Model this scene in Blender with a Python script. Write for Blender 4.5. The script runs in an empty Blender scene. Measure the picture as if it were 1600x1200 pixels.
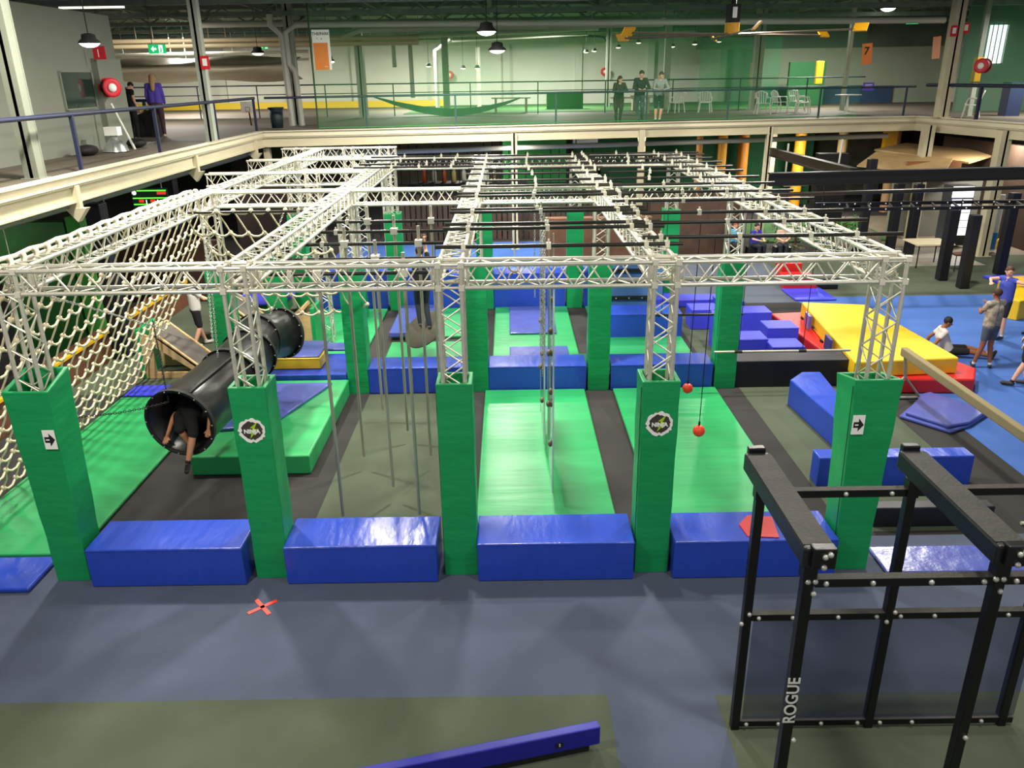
import bpy, math, random
from mathutils import Vector, Matrix, Euler
random.seed(7)
R = math.radians
SC = bpy.context.scene
COL = SC.collection

# ------------------------------------------------------------------ camera
cam_d = bpy.data.cameras.new('camera'); cam = bpy.data.objects.new('camera', cam_d); COL.objects.link(cam)
cam_d.sensor_fit = 'HORIZONTAL'; cam_d.sensor_width = 36.0; cam_d.lens = 1244/1600*36.0
cam_d.clip_start = .05; cam_d.clip_end = 300
PITCH, ROLL = .3694, .0148
cam.matrix_world = Matrix.Translation((.656, 0, 5.76)) @ Matrix.Rotation(math.pi/2-PITCH, 4, 'X') @ Matrix.Rotation(-ROLL, 4, 'Z')
SC.camera = cam

# ------------------------------------------------------------------ world, exposure
w = bpy.data.worlds.new('world'); SC.world = w; w.use_nodes = True
bg = w.node_tree.nodes['Background']; bg.inputs[0].default_value = (1, .98, .94, 1); bg.inputs[1].default_value = .42  # soft ambient fill, added; enters through the open camera side
SC.view_settings.view_transform = 'Standard'; SC.view_settings.look = 'None'
SC.view_settings.gamma = 1; SC.view_settings.use_curve_mapping = False
SC.view_settings.exposure = .3

# ------------------------------------------------------------------ large lights (lamps over the hall, mostly unseen, plus added fills)
def area(x, y, z, size, power, col=(1, .945, .85)):
    l = bpy.data.lights.new('hall_and_fill_light', 'AREA'); l.shape = 'DISK'; l.size = size; l.energy = power; l.color = col
    o = bpy.data.objects.new('hall_and_fill_light', l); o.location = (x, y, z); COL.objects.link(o); return o
for (x, y, z, s, p) in [(-4.2, 4.5, 7.9, .6, 330), (4.6, 4.5, 7.9, .6, 200), (-5.6, 13.5, 7.9, .6, 800), (.6, 13.0, 7.9, .6, 600),
                        (6.4, 14.5, 7.9, .6, 600), (-3.2, 21.5, 7.9, .6, 700), (11.5, 20, 7.9, .6, 500),
                        (7.5, 25, 7.9, .6, 400), (-13.5, 33, 7.9, 1.2, 500),  # second one is added to brighten the silver fabric
                        (-15, 42, 7.7, 1.5, 1100), (-4, 43.5, 7.7, 1.5, 900), (3, 43.5, 7.7, 1.5, 1000), (15, 39, 7.7, 1.5, 600), (20, 29, 7.6, 1, 500),
                        (-1, 35, 3.5, .5, 200), (6, 33.5, 3.5, .5, 300), (12.5, 33, 3.5, .5, 350), (17.5, 28, 3.6, .5, 160), (-10.8, 15.5, 3.6, .5, 40), (-8.5, 24.5, 3.6, .5, 60), (1, 29, 3.5, .5, 70), (8, 28.8, 3.5, .5, 70)]:  # all of these are added fill under the landing, not high bays
    area(x, y, z, s, p)
area(.08, 24.7, 6.76, .55, 800)

# ------------------------------------------------------------------ materials
def lin(h):
    h = h.lstrip('#'); v = [int(h[i:i+2], 16)/255 for i in (0, 2, 4)]
    return tuple(c/12.92 if c <= .04045 else ((c+.055)/1.055)**2.4 for c in v)
MATS = {}
def mat(name, col, rough=.5, metal=0, var=0., vscale=3., bump=0., bscale=8., btype='noise', stretch=None, emit=None, estr=1., spec=None, alpha=None, coat=0, trans=0):
    if name in MATS: return MATS[name]
    m = bpy.data.materials.new(name); m.use_nodes = True; nt = m.node_tree; N = nt.nodes; L = nt.links
    b = N['Principled BSDF']; c = lin(col)
    b.inputs['Base Color'].default_value = (*c, 1); b.inputs['Roughness'].default_value = rough; b.inputs['Metallic'].default_value = metal
    if spec is not None: b.inputs['Specular IOR Level'].default_value = spec
    if coat: b.inputs['Coat Weight'].default_value = coat; b.inputs['Coat Roughness'].default_value = .12
    if trans: b.inputs['Transmission Weight'].default_value = trans
    tc = N.new('ShaderNodeTexCoord')
    vec = tc.outputs['Object']
    if stretch:
        mp = N.new('ShaderNodeMapping'); mp.inputs['Scale'].default_value = stretch; L.new(vec, mp.inputs[0]); vec = mp.outputs[0]
    if var:
        n = N.new('ShaderNodeTexNoise'); n.inputs['Scale'].default_value = vscale; n.inputs['Detail'].default_value = 6; L.new(vec, n.inputs[0])
        r = N.new('ShaderNodeMapRange'); r.inputs[1].default_value = .3; r.inputs[2].default_value = .7
        r.inputs[3].default_value = 1-var; r.inputs[4].default_value = 1+var; L.new(n.outputs[0], r.inputs[0])
        mx = N.new('ShaderNodeVectorMath'); mx.operation = 'MULTIPLY'; mx.inputs[0].default_value = c
        L.new(r.outputs[0], mx.inputs[1]); L.new(mx.outputs[0], b.inputs['Base Color'])
    if bump:
        if btype == 'wave':
            n = N.new('ShaderNodeTexWave'); n.inputs['Scale'].default_value = bscale; n.inputs['Distortion'].default_value = 6; n.inputs['Detail'].default_value = 2
        else:
            n = N.new('ShaderNodeTexNoise'); n.inputs['Scale'].default_value = bscale; n.inputs['Detail'].default_value = 4
        L.new(vec, n.inputs[0]); bp = N.new('ShaderNodeBump'); bp.inputs['Strength'].default_value = bump; bp.inputs['Distance'].default_value = .03
        L.new(n.outputs[0], bp.inputs['Height']); L.new(bp.outputs[0], b.inputs['Normal'])
        if coat: L.new(bp.outputs[0], b.inputs['Coat Normal'])
    if emit:
        b.inputs['Emission Color'].default_value = (*lin(emit), 1); b.inputs['Emission Strength'].default_value = estr
    MATS[name] = m; return m
def netmat(name, col, opacity, thread=0):
    m = bpy.data.materials.new(name); m.use_nodes = True; nt = m.node_tree; N = nt.nodes; L = nt.links; N.clear()
    o = N.new('ShaderNodeOutputMaterial'); mx = N.new('ShaderNodeMixShader'); t = N.new('ShaderNodeBsdfTransparent'); d = N.new('ShaderNodeBsdfDiffuse')
    d.inputs[0].default_value = (*lin(col), 1); L.new(t.outputs[0], mx.inputs[1]); L.new(d.outputs[0], mx.inputs[2])
    tc = N.new('ShaderNodeTexCoord'); n = N.new('ShaderNodeTexNoise'); n.inputs['Scale'].default_value = .45; L.new(tc.outputs['Object'], n.inputs[0])
    r = N.new('ShaderNodeMapRange'); r.inputs[1].default_value = .35; r.inputs[2].default_value = .65; r.inputs[3].default_value = opacity*.75; r.inputs[4].default_value = opacity*1.25
    L.new(n.outputs[0], r.inputs[0]); L.new(r.outputs[0], mx.inputs[0]); L.new(mx.outputs[0], o.inputs[0]); MATS[name] = m; return m

ALU = mat('aluminium', '#cfccbd', .34, .5, var=.08, vscale=14)
ALUB = mat('aluminium_bright', '#dedac9', .32, .4)
STEEL = mat('galvanised_steel', '#a3a08e', .4, .3)
GREEN = mat('green_vinyl', '#0d8f50', .42, bump=.4, bscale=2.6, stretch=(1, 1, 2.6), var=.05)
GREENF = mat('green_mat_vinyl', '#2a9a58', .38, bump=.5, bscale=1.6, stretch=(.4, 3.2, 1), var=.1, vscale=1.2)
GREEND = mat('dark_green_vinyl', '#0b6b34', .45, bump=.2, bscale=4)
BLUE = mat('blue_vinyl', '#2545b2', .26, bump=.6, bscale=1.9, stretch=(2.2, .8, .7), var=.05)
BLUEM = mat('faded_blue_vinyl', '#4a55a0', .26, bump=.6, bscale=3, var=.08)
BLUEV = mat('violet_blue_vinyl', '#3a40cc', .45, var=.04)
YEL = mat('yellow_vinyl', '#e6bb1c', .42, bump=.2, bscale=2.5, var=.04)
RED = mat('red_vinyl', '#c41f1f', .42, bump=.2, bscale=3)
BLACKV = mat('black_vinyl', '#0c0f18', .45, bump=.15, bscale=5)
BLACKP = mat('black_powder_coat', '#0a0a0c', .35, bump=.03, bscale=60)
GRIT = mat('worn_black_grip', '#2b2925', .65, var=.3, vscale=9, bump=.2, bscale=40)
BOLT = mat('bolt_zinc', '#b9bab4', .35, .5)
PIPEBLK = mat('black_pipe', '#26241f', .33, .3)
ROPE = mat('cotton_rope', '#d8ccab', .85, bump=.5, bscale=60)
ROPEW = mat('white_rope', '#efe9d8', .8, bump=.4, bscale=50)
POLY = mat('black_polythene', '#1b1b1c', .3, var=.25, vscale=6, bump=.12, bscale=12)
PLY = mat('plywood', '#c9a877', .6, var=.12, vscale=5, stretch=(1, 1, 6))
FELT = mat('grey_grip_felt', '#5f5a54', .9)
CREAM = mat('cream_paint', '#b5ad90', .55, var=.05, vscale=1.5)
CREAMB = mat('cream_beam_paint', '#c0b99f', .5, var=.03)
GREYW = mat('grey_wall_paint', '#71766a', .7, var=.05, vscale=.6)
WHITEW = mat('white_wall_paint', '#cccfc2', .7, var=.04, vscale=.5)
COLP = mat('pale_column_paint', '#979c90', .55, var=.06)
NAVY = mat('navy_rail_paint', '#161d38', .5)
ROOF = mat('roof_dark', '#5d6b62', .8, var=.3, vscale=.6)
ROOFB = mat('roof_beam', '#66746b', .7, var=.2)
PIPEW = mat('white_pipe', '#b9b9ad', .4)
PIPEC = mat('cream_pipe', '#c7b693', .4)
FABRIC = mat('silver_duct_fabric', '#a89f88', .4, 0, var=.15, vscale=.5, stretch=(.3, 1, 3))
BRICKB = mat('brown_boards', '#5e3822', .7, var=.25, vscale=2, stretch=(8, 8, .4))
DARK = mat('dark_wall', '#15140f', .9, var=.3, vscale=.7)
CONC = mat('upper_floor_boards', '#544c3f', .75, var=.12, vscale=1.2, stretch=(.4, 2, 1))
TURF = mat('green_turf', '#2f5c2a', .95, var=.3, vscale=6, bump=.3, bscale=40)
PAINTG = mat('green_paint', '#1f7a35', .55, var=.08)
YPAD = mat('yellow_pad', '#d69a14', .5)
TAN = mat('tan_board', '#b99a6a', .6, var=.12, vscale=3)
PLASTW = mat('white_plastic', '#e6e6e0', .4)
BLK = mat('matte_black', '#0b0b0b', .7)
REDS = mat('sign_red', '#c5182a', .5)
ORANGE = mat('sign_orange', '#e07318', .5)
WHITE = mat('white_print', '#e8e8e2', .5)
LIME = mat('lime_print', '#9dc41f', .5)
GREYP = mat('charcoal_print', '#3c3432', .5)
LAMP = mat('lamp_lens', '#ffffff', .4, emit='#fffbe8', estr=12)
LAMPD = mat('lamp_lens_soft', '#ffffff', .4, emit='#fff6dc', estr=1.5)
EXITG = mat('exit_green', '#12a05a', .4, emit='#12b060', estr=.7)
EXITW = mat('exit_white', '#f0fff4', .4, emit='#f0fff4', estr=1.2)
BALL = mat('orange_ball', '#f0431b', .4, var=.08, vscale=20)
SKIN = mat('skin', '#c68863', .6); SKIND = mat('skin_tan', '#8f5a3e', .6); SKINP = mat('skin_pale', '#d9a488', .6)
GLASSN = netmat('green_net_threads', '#5cae6c', .11)
GLASSN2 = netmat('dense_green_net_threads', '#2c7a50', .34)
MESHB = netmat('grey_mesh_threads', '#2c3650', .42)

# ------------------------------------------------------------------ builders
def V(*a): return Vector(a)
def wloc(o):
    p = Vector((0, 0, 0))
    while o is not None: p = p + o.location; o = o.parent
    return p
class MB:
    def __init__(s): s.v = []; s.f = []; s.sm = []; s.mi = []; s.cur = 0
    def add(s, vs, fs, smooth=False):
        b = len(s.v); s.v += [Vector(v) for v in vs]; s.f += [tuple(i+b for i in f) for f in fs]; s.sm += [smooth]*len(fs); s.mi += [s.cur]*len(fs); return s
    def box(s, c, d, rot=None):
        x, y, z = [k/2 for k in d]; vs = [Vector(p) for p in ((-x,-y,-z),(x,-y,-z),(x,y,-z),(-x,y,-z),(-x,-y,z),(x,-y,z),(x,y,z),(-x,y,z))]
        if rot is not None:
            M = Euler(rot).to_matrix() if not isinstance(rot, Matrix) else rot
            vs = [M @ v for v in vs]
        c = Vector(c); return s.add([v+c for v in vs], [(3,2,1,0),(4,5,6,7),(0,1,5,4),(1,2,6,5),(2,3,7,6),(3,0,4,7)])
    def bb(s, lo, hi):
        return s.box([(a+b)/2 for a, b in zip(lo, hi)], [abs(b-a) for a, b in zip(lo, hi)])
    def tube(s, p0, p1, r, n=8, r1=None, cap=True):
        p0, p1 = Vector(p0), Vector(p1); r1 = r if r1 is None else r1; d = (p1-p0).normalized()
        a = d.orthogonal().normalized(); b = d.cross(a); vs = []
        for p, q in ((p0, r), (p1, r1)):
            for i in range(n):
                t = 2*math.pi*i/n; vs.append(p+a*math.cos(t)*q+b*math.sin(t)*q)
        s.add(vs, [(i, (i+1) % n, n+(i+1) % n, n+i) for i in range(n)], True)
        if cap: s.add(vs, [tuple(range(n-1, -1, -1)), tuple(range(n, 2*n))])
        return s
    def path(s, pts, r, n=6):
        pts = [Vector(p) for p in pts]; vs = []; up = None
        for i, p in enumerate(pts):
            d = (pts[min(i+1, len(pts)-1)]-pts[max(i-1, 0)]).normalized()
            a = d.orthogonal().normalized() if up is None else (up-d*up.dot(d)).normalized()
            up = a; b = d.cross(a); q = r[i] if isinstance(r, (list, tuple)) else r
            for k in range(n):
                t = 2*math.pi*k/n; vs.append(p+a*math.cos(t)*q+b*math.sin(t)*q)
        fs = [(i*n+k, i*n+(k+1) % n, (i+1)*n+(k+1) % n, (i+1)*n+k) for i in range(len(pts)-1) for k in range(n)]
        s.add(vs, fs, True); m = len(pts)-1
        s.add(vs[:n], [tuple(range(n-1, -1, -1))]); s.add(vs[m*n:], [tuple(range(n))]); return s
    def sphere(s, c, r, n=12, m=8):
        c = Vector(c); rr = r if isinstance(r, (tuple, list)) else (r, r, r); vs = [c+V(0, 0, rr[2])]
        for j in range(1, m):
            t = math.pi*j/m
            for i in range(n):
                a = 2*math.pi*i/n; vs.append(c+V(rr[0]*math.sin(t)*math.cos(a), rr[1]*math.sin(t)*math.sin(a), rr[2]*math.cos(t)))
        vs.append(c-V(0, 0, rr[2])); fs = [(0, 1+i, 1+(i+1) % n) for i in range(n)]
        for j in range(m-2):
            for i in range(n): a = 1+j*n; fs.append((a+i, a+n+i, a+n+(i+1) % n, a+(i+1) % n))
        a = 1+(m-2)*n; fs += [(a+i, len(vs)-1, a+(i+1) % n) for i in range(n)]
        return s.add(vs, fs, True)
    def lathe(s, c, prof, n=20, axis=None):
        c = Vector(c); M = Matrix.Identity(3) if axis is None else Vector(axis).normalized().to_track_quat('Z', 'Y').to_matrix(); vs = []
        for (r, z) in prof:
            for i in range(n):
                a = 2*math.pi*i/n; vs.append(c+M @ V(r*math.cos(a), r*math.sin(a), z))
        return s.add(vs, [(j*n+i, j*n+(i+1) % n, (j+1)*n+(i+1) % n, (j+1)*n+i) for j in range(len(prof)-1) for i in range(n)], True)
    def prism(s, pts, z0, z1, M=None):
        n = len(pts); vs = [V(x, y, z0) for x, y in pts]+[V(x, y, z1) for x, y in pts]
        ar = sum(pts[i][0]*pts[(i+1) % n][1]-pts[(i+1) % n][0]*pts[i][1] for i in range(n))
        if M is not None: vs = [M @ v for v in vs]
        bot, top = tuple(range(n-1, -1, -1)), tuple(range(n, 2*n)); sd = [(i, (i+1) % n, n+(i+1) % n, n+i) for i in range(n)]
        if ar < 0: bot, top, sd = bot[::-1], top[::-1], [f[::-1] for f in sd]
        return s.add(vs, [bot, top]+sd)
    def build(s, name, m, parent=None, origin=None, bevel=0, seg=2, sub=0):
        me = bpy.data.meshes.new(name)
        if parent is not None: base = wloc(parent)
        elif origin is not None: base = Vector(origin)
        else:
            xs = [v.x for v in s.v]; ys = [v.y for v in s.v]; base = V((min(xs)+max(xs))/2, (min(ys)+max(ys))/2, min(v.z for v in s.v))
        me.from_pydata([v-base for v in s.v], [], s.f); me.polygons.foreach_set('use_smooth', s.sm); me.polygons.foreach_set('material_index', s.mi)
        for k in (m if isinstance(m, (list, tuple)) else [m]): me.materials.append(k)
        me.update(); o = bpy.data.objects.new(name, me); COL.objects.link(o)
        if parent is not None: o.parent = parent
        else: o.location = base
        if bevel:
            b = o.modifiers.new('bevel', 'BEVEL'); b.width = bevel; b.segments = seg; b.limit_method = 'ANGLE'; b.angle_limit = R(40)
        if sub:
            b = o.modifiers.new('sub', 'SUBSURF'); b.levels = sub; b.render_levels = sub
        return o
LABELS = {}
def tag(o, label, cat, group=None):
    o['label'] = label; o['category'] = cat
    if group: o['group'] = group
    return o
def thing(name, label, cat, loc, group=None):
    o = bpy.data.objects.new(name, None); o.empty_display_size = .1; COL.objects.link(o); o.location = loc; return tag(o, label, cat, group)
def struct(o): o['kind'] = 'structure'; return o
def one(mb, name, m, label, cat, group=None, **k): return tag(mb.build(name, m, **k), label, cat, group)
def text(body, name, m, parent, M, size, depth=.003, align='CENTER', bold=0):
    c = bpy.data.curves.new(name, 'FONT'); c.body = body; c.size = size; c.extrude = depth; c.align_x = align; c.align_y = 'CENTER'; c.offset = bold
    t = bpy.data.objects.new(name+'_tmp', c); COL.objects.link(t); dg = bpy.context.evaluated_depsgraph_get(); dg.update()
    me = bpy.data.meshes.new_from_object(t.evaluated_get(dg)); bpy.data.objects.remove(t); me.materials.clear(); me.materials.append(m)
    me.transform(Matrix.Translation(-wloc(parent)) @ M); o = bpy.data.objects.new(name, me); COL.objects.link(o); o.parent = parent; return o
def face_y(x, y, z, rx=90, rz=0, sc=1):     # a frame whose local XY lies in the vertical plane facing the camera side (-Y)
    return Matrix.Translation((x, y, z)) @ Matrix.Rotation(R(rz), 4, 'Z') @ Matrix.Rotation(R(rx), 4, 'X')
ORD = ['first', 'second', 'third', 'fourth', 'fifth', 'sixth', 'seventh', 'eighth', 'ninth', 'tenth', 'eleventh', 'twelfth', 'thirteenth', 'fourteenth']

# ------------------------------------------------------------------ floor
FB = mat('blue_grey_carpet', '#485063', .95, var=.12, vscale=1.1, bump=.2, bscale=120)
FO = mat('olive_carpet', '#495240', .95, var=.12, vscale=1.3, bump=.2, bscale=120)
FC = mat('charcoal_carpet', '#2c2a29', .95, var=.15, vscale=1.3, bump=.2, bscale=120)
FS = mat('bright_blue_carpet', '#3961a8', .9, var=.08, vscale=1.5, bump=.1, bscale=120)
FG = mat('slate_carpet', '#525a68', .95, var=.08, vscale=1)
FT = mat('beige_tiles', '#7f7564', .5, var=.15, vscale=2)
FP = mat('pale_tiles', '#b3ab9f', .35, var=.1, vscale=2)
fl = MB(); fl.bb((-24, -3, -.2), (30, 60, 0))
def patch(x0, y0, x1, y1, idx, z=.002):
    fl.cur = idx; fl.add([(x0, y0, z), (x1, y0, z), (x1, y1, z), (x0, y1, z)], [(0, 1, 2, 3)])
patch(-14, -3, 22, 9.1, 1); patch(-14, -3, 1.56, 6.27, 2, .004); patch(2.62, -3, 16, 6.24, 2, .004)
patch(-2.12, 8.9, -.26, 14.4, 2, .004); patch(5.1, 9.2, 6.9, 14.9, 2, .004); patch(6.9, 11.2, 7.5, 14.4, 2, .004)
patch(4.75, 15.1, 7.6, 19.6, 2, .004); patch(3.0, 20.6, 9.6, 26.3, 5, .004); patch(8.38, 4, 19, 21.1, 3, .005)
patch(8.9, 21.1, 24, 26, 2, .005); patch(13, 26, 24, 34, 6, .006); patch(13.2, 24.6, 15.6, 27.4, 7, .008)
patch(-4.9, 21, 3.0, 25, 5, .004); patch(-5.4, 25, 3.4, 29.5, 3, .005)
patch(-9, 14.6, -5.0, 22, 2, .003)
struct(fl.build('floor', [FC, FB, FO, FS, FG, FG, FT, FP], origin=(0, 0, 0)))
cross = MB()
for a in (40, -48): cross.box((-2.3, 7.76, .006), (.05, .36, .006), (0, 0, R(a)))
one(cross, 'tape_cross', mat('red_tape', '#f0402c', .5), 'red tape cross stuck on the blue-grey carpet in front', 'floor mark')

# ------------------------------------------------------------------ hall shell
def wall(name, lo, hi, m): return struct(MB().bb(lo, hi).build(name, m))
wall('wall_back', (-24, 50, 4.1), (22, 50.3, 9.2), WHITEW)
wall('wall_right', (24, 14, 0), (24.3, 50.3, 9.2), WHITEW)
wall('wall_left', (-24.3, 20, 4.1), (-24, 50.3, 9.2), WHITEW)
wall('wall_lower_back', (-24, 41, 0), (24, 41.2, 3.9), mat('olive_wall', '#5a5a4a', .9, var=.2))  # one even olive colour, varied at random
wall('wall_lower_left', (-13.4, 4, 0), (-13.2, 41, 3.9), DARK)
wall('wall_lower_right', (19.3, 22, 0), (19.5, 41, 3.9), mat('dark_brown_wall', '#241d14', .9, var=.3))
wall('ceiling', (-24, 7, 8.6), (24.3, 50.3, 8.75), ROOF)
# upper floor deck and its fascia beams
DE = [(-7.35, -3), (-7.35, 27.05), (15.5, 30.4), (16.4, 25.4), (17.3, 19), (18.2, 13)]
dk = MB(); dk.prism([DE[0], DE[1], (-7.35, 51), (-24, 51), (-24, -3)], 3.95, 4.15); dk.prism([DE[1], DE[2], (17.0, 51), (-7.35, 51)], 3.95, 4.15)
dk.prism([DE[2], DE[3], DE[4], DE[5], (24.3, 13), (24.3, 51), (17.0, 51)], 3.95, 4.15)
struct(dk.build('floor_upper', CONC, origin=(0, 0, 0)))
def beam(name, a, b, z0, z1, t, m, off=0):
    a, b = Vector((*a, 0)), Vector((*b, 0)); d = (b-a); L = d.length; n = d.normalized(); ang = math.atan2(n.y, n.x)
    c = (a+b)/2; mb = MB(); mb.box((c.x, c.y, (z0+z1)/2), (L, t, z1-z0), (0, 0, ang)); mb.box((c.x, c.y, z1-.015), (L, t+.12, .03), (0, 0, ang)); mb.box((c.x, c.y, z0+.015), (L, t+.12, .03), (0, 0, ang))
    return struct(mb.build(name, m))
k = 0
for a, b in ((DE[0], DE[1]), (DE[1], DE[2]), (DE[2], DE[3]), (DE[3], DE[4]), (DE[4], DE[5])):
    beam('trim_%d' % (k+1), a, b, 4.02, 4.2, .1, CREAMB); beam('trim_%d' % (k+2), a, b, 3.7, 4.01, .05, CREAM); k += 2
# brackets under the left edge
for y in (14.9, 20.9, 26.0):
    mb = MB(); mb.bb((-7.42, y-.06, 3.6), (-7.22, y+.06, 4.0)); mb.prism([(-7.3, 3.35), (-7.1, 3.6), (-7.5, 3.6)], y-.08, y+.08, Matrix(((1, 0, 0, 0), (0, 0, 1, 0), (0, 1, 0, 0), (0, 0, 0, 1))))
    struct(mb.build('trim_bracket', CREAM))
# far hall dressing on the upper floor
turf = MB(); turf.bb((-4.2, 39.0, 4.15), (14.5, 50, 4.17)); struct(turf.build('floor_turf', TURF))
yb = MB(); yb.bb((-24, 49.2, 4.15), (-3, 49.6, 4.5)); struct(yb.build('trim_yellow', mat('yellow_paint', '#d8b92a', .5)))
wp = MB()
for x in (-20, -16, -12, -8.2, -3.6, .6, 4.8, 9, 13.2, 17.4): wp.bb((x-.2, 49.75, 4.15), (x+.2, 50, 7.6))
wp.bb((-24, 49.8, 7.45), (24, 50, 7.75)); struct(wp.build('trim_pilasters', mat('wall_rib_paint', '#c4c8ba', .7)))
bb = MB(); bb.bb((14, 44.8, 4.15), (21, 45, 5.0)); struct(bb.build('wall_blue_dado', mat('blue_dado', '#33506e', .7)))
bb = MB(); bb.bb((14, 45.0, 4.15), (24, 45.2, 6.9)); struct(bb.build('wall_right_room', mat('sage_wall', '#a5b09a', .7)))
bb = MB(); bb.bb((10.5, 44.9, 6.9), (24, 45.1, 8.6)); struct(bb.build('wall_right_upper', ROOF))
# left room box on the upper floor
lr = MB(); lr.bb((-9.95, -3, 4.15), (-9.65, 22.6, 7.35)); lr.bb((-16, 22.4, 4.15), (-9.65, 22.7, 7.35)); lr.bb((-9.65, 14.3, 4.15), (-9.5, 16.4, 7.35))
lr.bb((-9.7, 21.3, 4.15), (-9.5, 22.6, 6.3)); struct(lr.build('wall_room_left', GREYW))
wi = thing('window_1', 'dark glazed window set in the grey upper room wall', 'window', (-9.6, 20.4, 5.1)); wi['kind'] = 'structure'
MB().bb((-9.64, 19.68, 5.18), (-9.61, 21.12, 5.98)).build('glass', mat('dark_glass', '#24332c', .1), wi)
f = MB(); f.bb((-9.66, 19.65, 5.14), (-9.6, 21.16, 5.18)); f.bb((-9.66, 19.65, 5.98), (-9.6, 21.16, 6.01)); f.bb((-9.66, 19.64, 5.14), (-9.6, 19.68, 6.01)); f.bb((-9.66, 21.12, 5.14), (-9.6, 21.16, 6.01)); f.build('frame', GREYW, wi)

# roof steelwork
for i, y in enumerate((26, 31, 36, 41, 46)):
    mb = MB(); mb.bb((-24, y-.08, 7.75+.1), (24, y+.08, 8.0)); mb.bb((-24, y-.1, 8.45), (24, y+.1, 8.6))
    for x in range(-24, 24, 2):
        mb.tube((x, y, 7.95), (x+1, y, 8.5), .035, 5); mb.tube((x+1, y, 8.5), (x+2, y, 7.95), .035, 5)
    struct(mb.build('trim_roof_truss', ROOFB))
mb = MB()
for x in (-20, -14, -9, -4.5, 0, 4.5, 9, 14, 19): mb.bb((x-.07, 20, 8.3), (x+.07, 50, 8.55))
struct(mb.build('trim_purlins', ROOFB))
struct(MB().bb((-24, 47, 7.9), (24, 47.15, 8.5)).build('trim_roof_light', mat('teal_cladding', '#3f6b72', .6)))

# ------------------------------------------------------------------ steel columns
def hcol(x, y, z0, z1, s, m, label, lean=0, name='steel_column'):
    mb = MB(); mb.bb((x-s/2, y-s/2, z0), (x+s/2, y-s/2+.03, z1)); mb.bb((x-s/2, y+s/2-.03, z0), (x+s/2, y+s/2, z1)); mb.bb((x-.03, y-s/2, z0), (x+.03, y+s/2, z1)); mb.bb((x-s/2+.01, y-s/2+.02, z0), (x-s/2+.03, y+s/2-.02, z1)); mb.bb((x+s/2-.03, y-s/2+.02, z0), (x+s/2-.01, y+s/2-.02, z1))
    mb.bb((x-s*.7, y-s*.7, z0), (x+s*.7, y+s*.7, z0+.02)); return one(mb, name, m, label, 'column')
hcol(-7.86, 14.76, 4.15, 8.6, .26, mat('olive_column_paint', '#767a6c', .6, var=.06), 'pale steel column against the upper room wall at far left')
hcol(-7.6, 23.2, 4.15, 8.6, .24, COLP, 'pale steel column beside the green exit sign on the left landing')
hcol(-7.2, 31.4, 4.15, 8.6, .3, COLP, 'pale steel column behind the white downpipes near the green bin')
hcol(-5.6, 36.5, 4.15, 8.6, .35, COLP, 'pale column behind the left end of the green net')
hcol(15.75, 29.2, 4.2, 8.6, .36, CREAM, 'cream steel column rising at the right corner of the landing')
hcol(15.2, 36.6, 4.15, 8.6, .16, COLP, 'slim pale post carrying the orange number 7 sign')
hcol(11.9, 38.5, 4.15, 8.6, .4, COLP, 'wide pale column behind the fan at right of the net')
hcol(8.3, 41, 4.15, 8.6, .3, COLP, 'pale column behind the standing boy in grey at right')
hcol(5.9, 44.5, 4.15, 8.6, .25, COLP, 'slim pale column far behind the leaning visitors')
hcol(-2.3, 41, 4.15, 8.6, .3, COLP, 'pale column far behind the sagging green net')
hcol(17.6, 30.8, 4.15, 8.6, .16, COLP, 'slim post with yellow padding beside the white chair')
low_cols = [(-7.3, 27.3, 'at the inner left corner'), (.85, 28.2, 'left of the centre'), (5.3, 28.9, 'behind the third truss lane'), (9.95, 29.6, 'beyond the black beam end'), (15.35, 29.1, 'at the right corner beside the tan roof'), (16.2, 26.0, 'beside the bright fridge')]
for x, y, t in low_cols: hcol(x, y, 0, 3.95, .2 if x < 14 else .34, CREAM, 'cream post holding up the landing '+t, name='landing_post')

# ------------------------------------------------------------------ railings
def railing(name, pts, zf, label, r=.045, h=1.05, mid=False, posts=None, m=NAVY):
    t = thing(name, label, 'railing', (pts[0][0], pts[0][1], zf))
    MB().path([(x, y, zf+h) for x, y in pts], r, 8).build('top_rail', m, t)
    if mid: MB().path([(x, y, zf+h*mid) for x, y in pts], r*.7, 6).build('mid_rail', m, t)
    for x, y in posts: MB().bb((x-r*.8, y-r*.8, zf), (x+r*.8, y+r*.8, zf+h)).build('post', m, t)
    return t
railing('railing', [(-7.5, 2), (-7.5, 27.2)], 4.2, 'navy handrail on posts along the left landing edge', .042, 1.0, posts=[(-7.5, y) for y in (3.5, 8, 12, 15.7, 19.4, 23.4, 27.1)])
A, B = Vector((-7.2, 27.3)), Vector((15.4, 30.6))
railing('railing', [tuple(A), tuple(B)], 4.2, 'navy handrail across the far landing where visitors lean', .036, 1.0, posts=[tuple(A.lerp(B, t)) for t in (.14, .27, .42, .56, .69, .84, .985)])
railing('railing', [(15.6, 30.2), (16.5, 25.5), (17.5, 18)], 4.2, 'navy handrail along the right landing edge by the white chair', .06, 1.05, posts=[(16.1, 27.6), (16.9, 22.5)])
railing('railing', [(-23, 37.5), (-8.2, 37.8), (16.8, 38.4)], 4.15, 'dark double-bar guard rail in front of the far white wall', .028, 1.35, mid=.72, posts=[(x, 37.6+.03*x/2) for x in (-22, -19, -16, -13, -10.4, -7.4, -4.4, -1, 2, 5, 8, 11, 14)])
railing('railing', [(-15, 27), (-10.6, 26.4)], 4.15, 'short dark stair rail beside the woman in purple', .05, 1.05, mid=.5, posts=[(-14.5, 26.95), (-12.2, 26.6), (-10.7, 26.4)])

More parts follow.
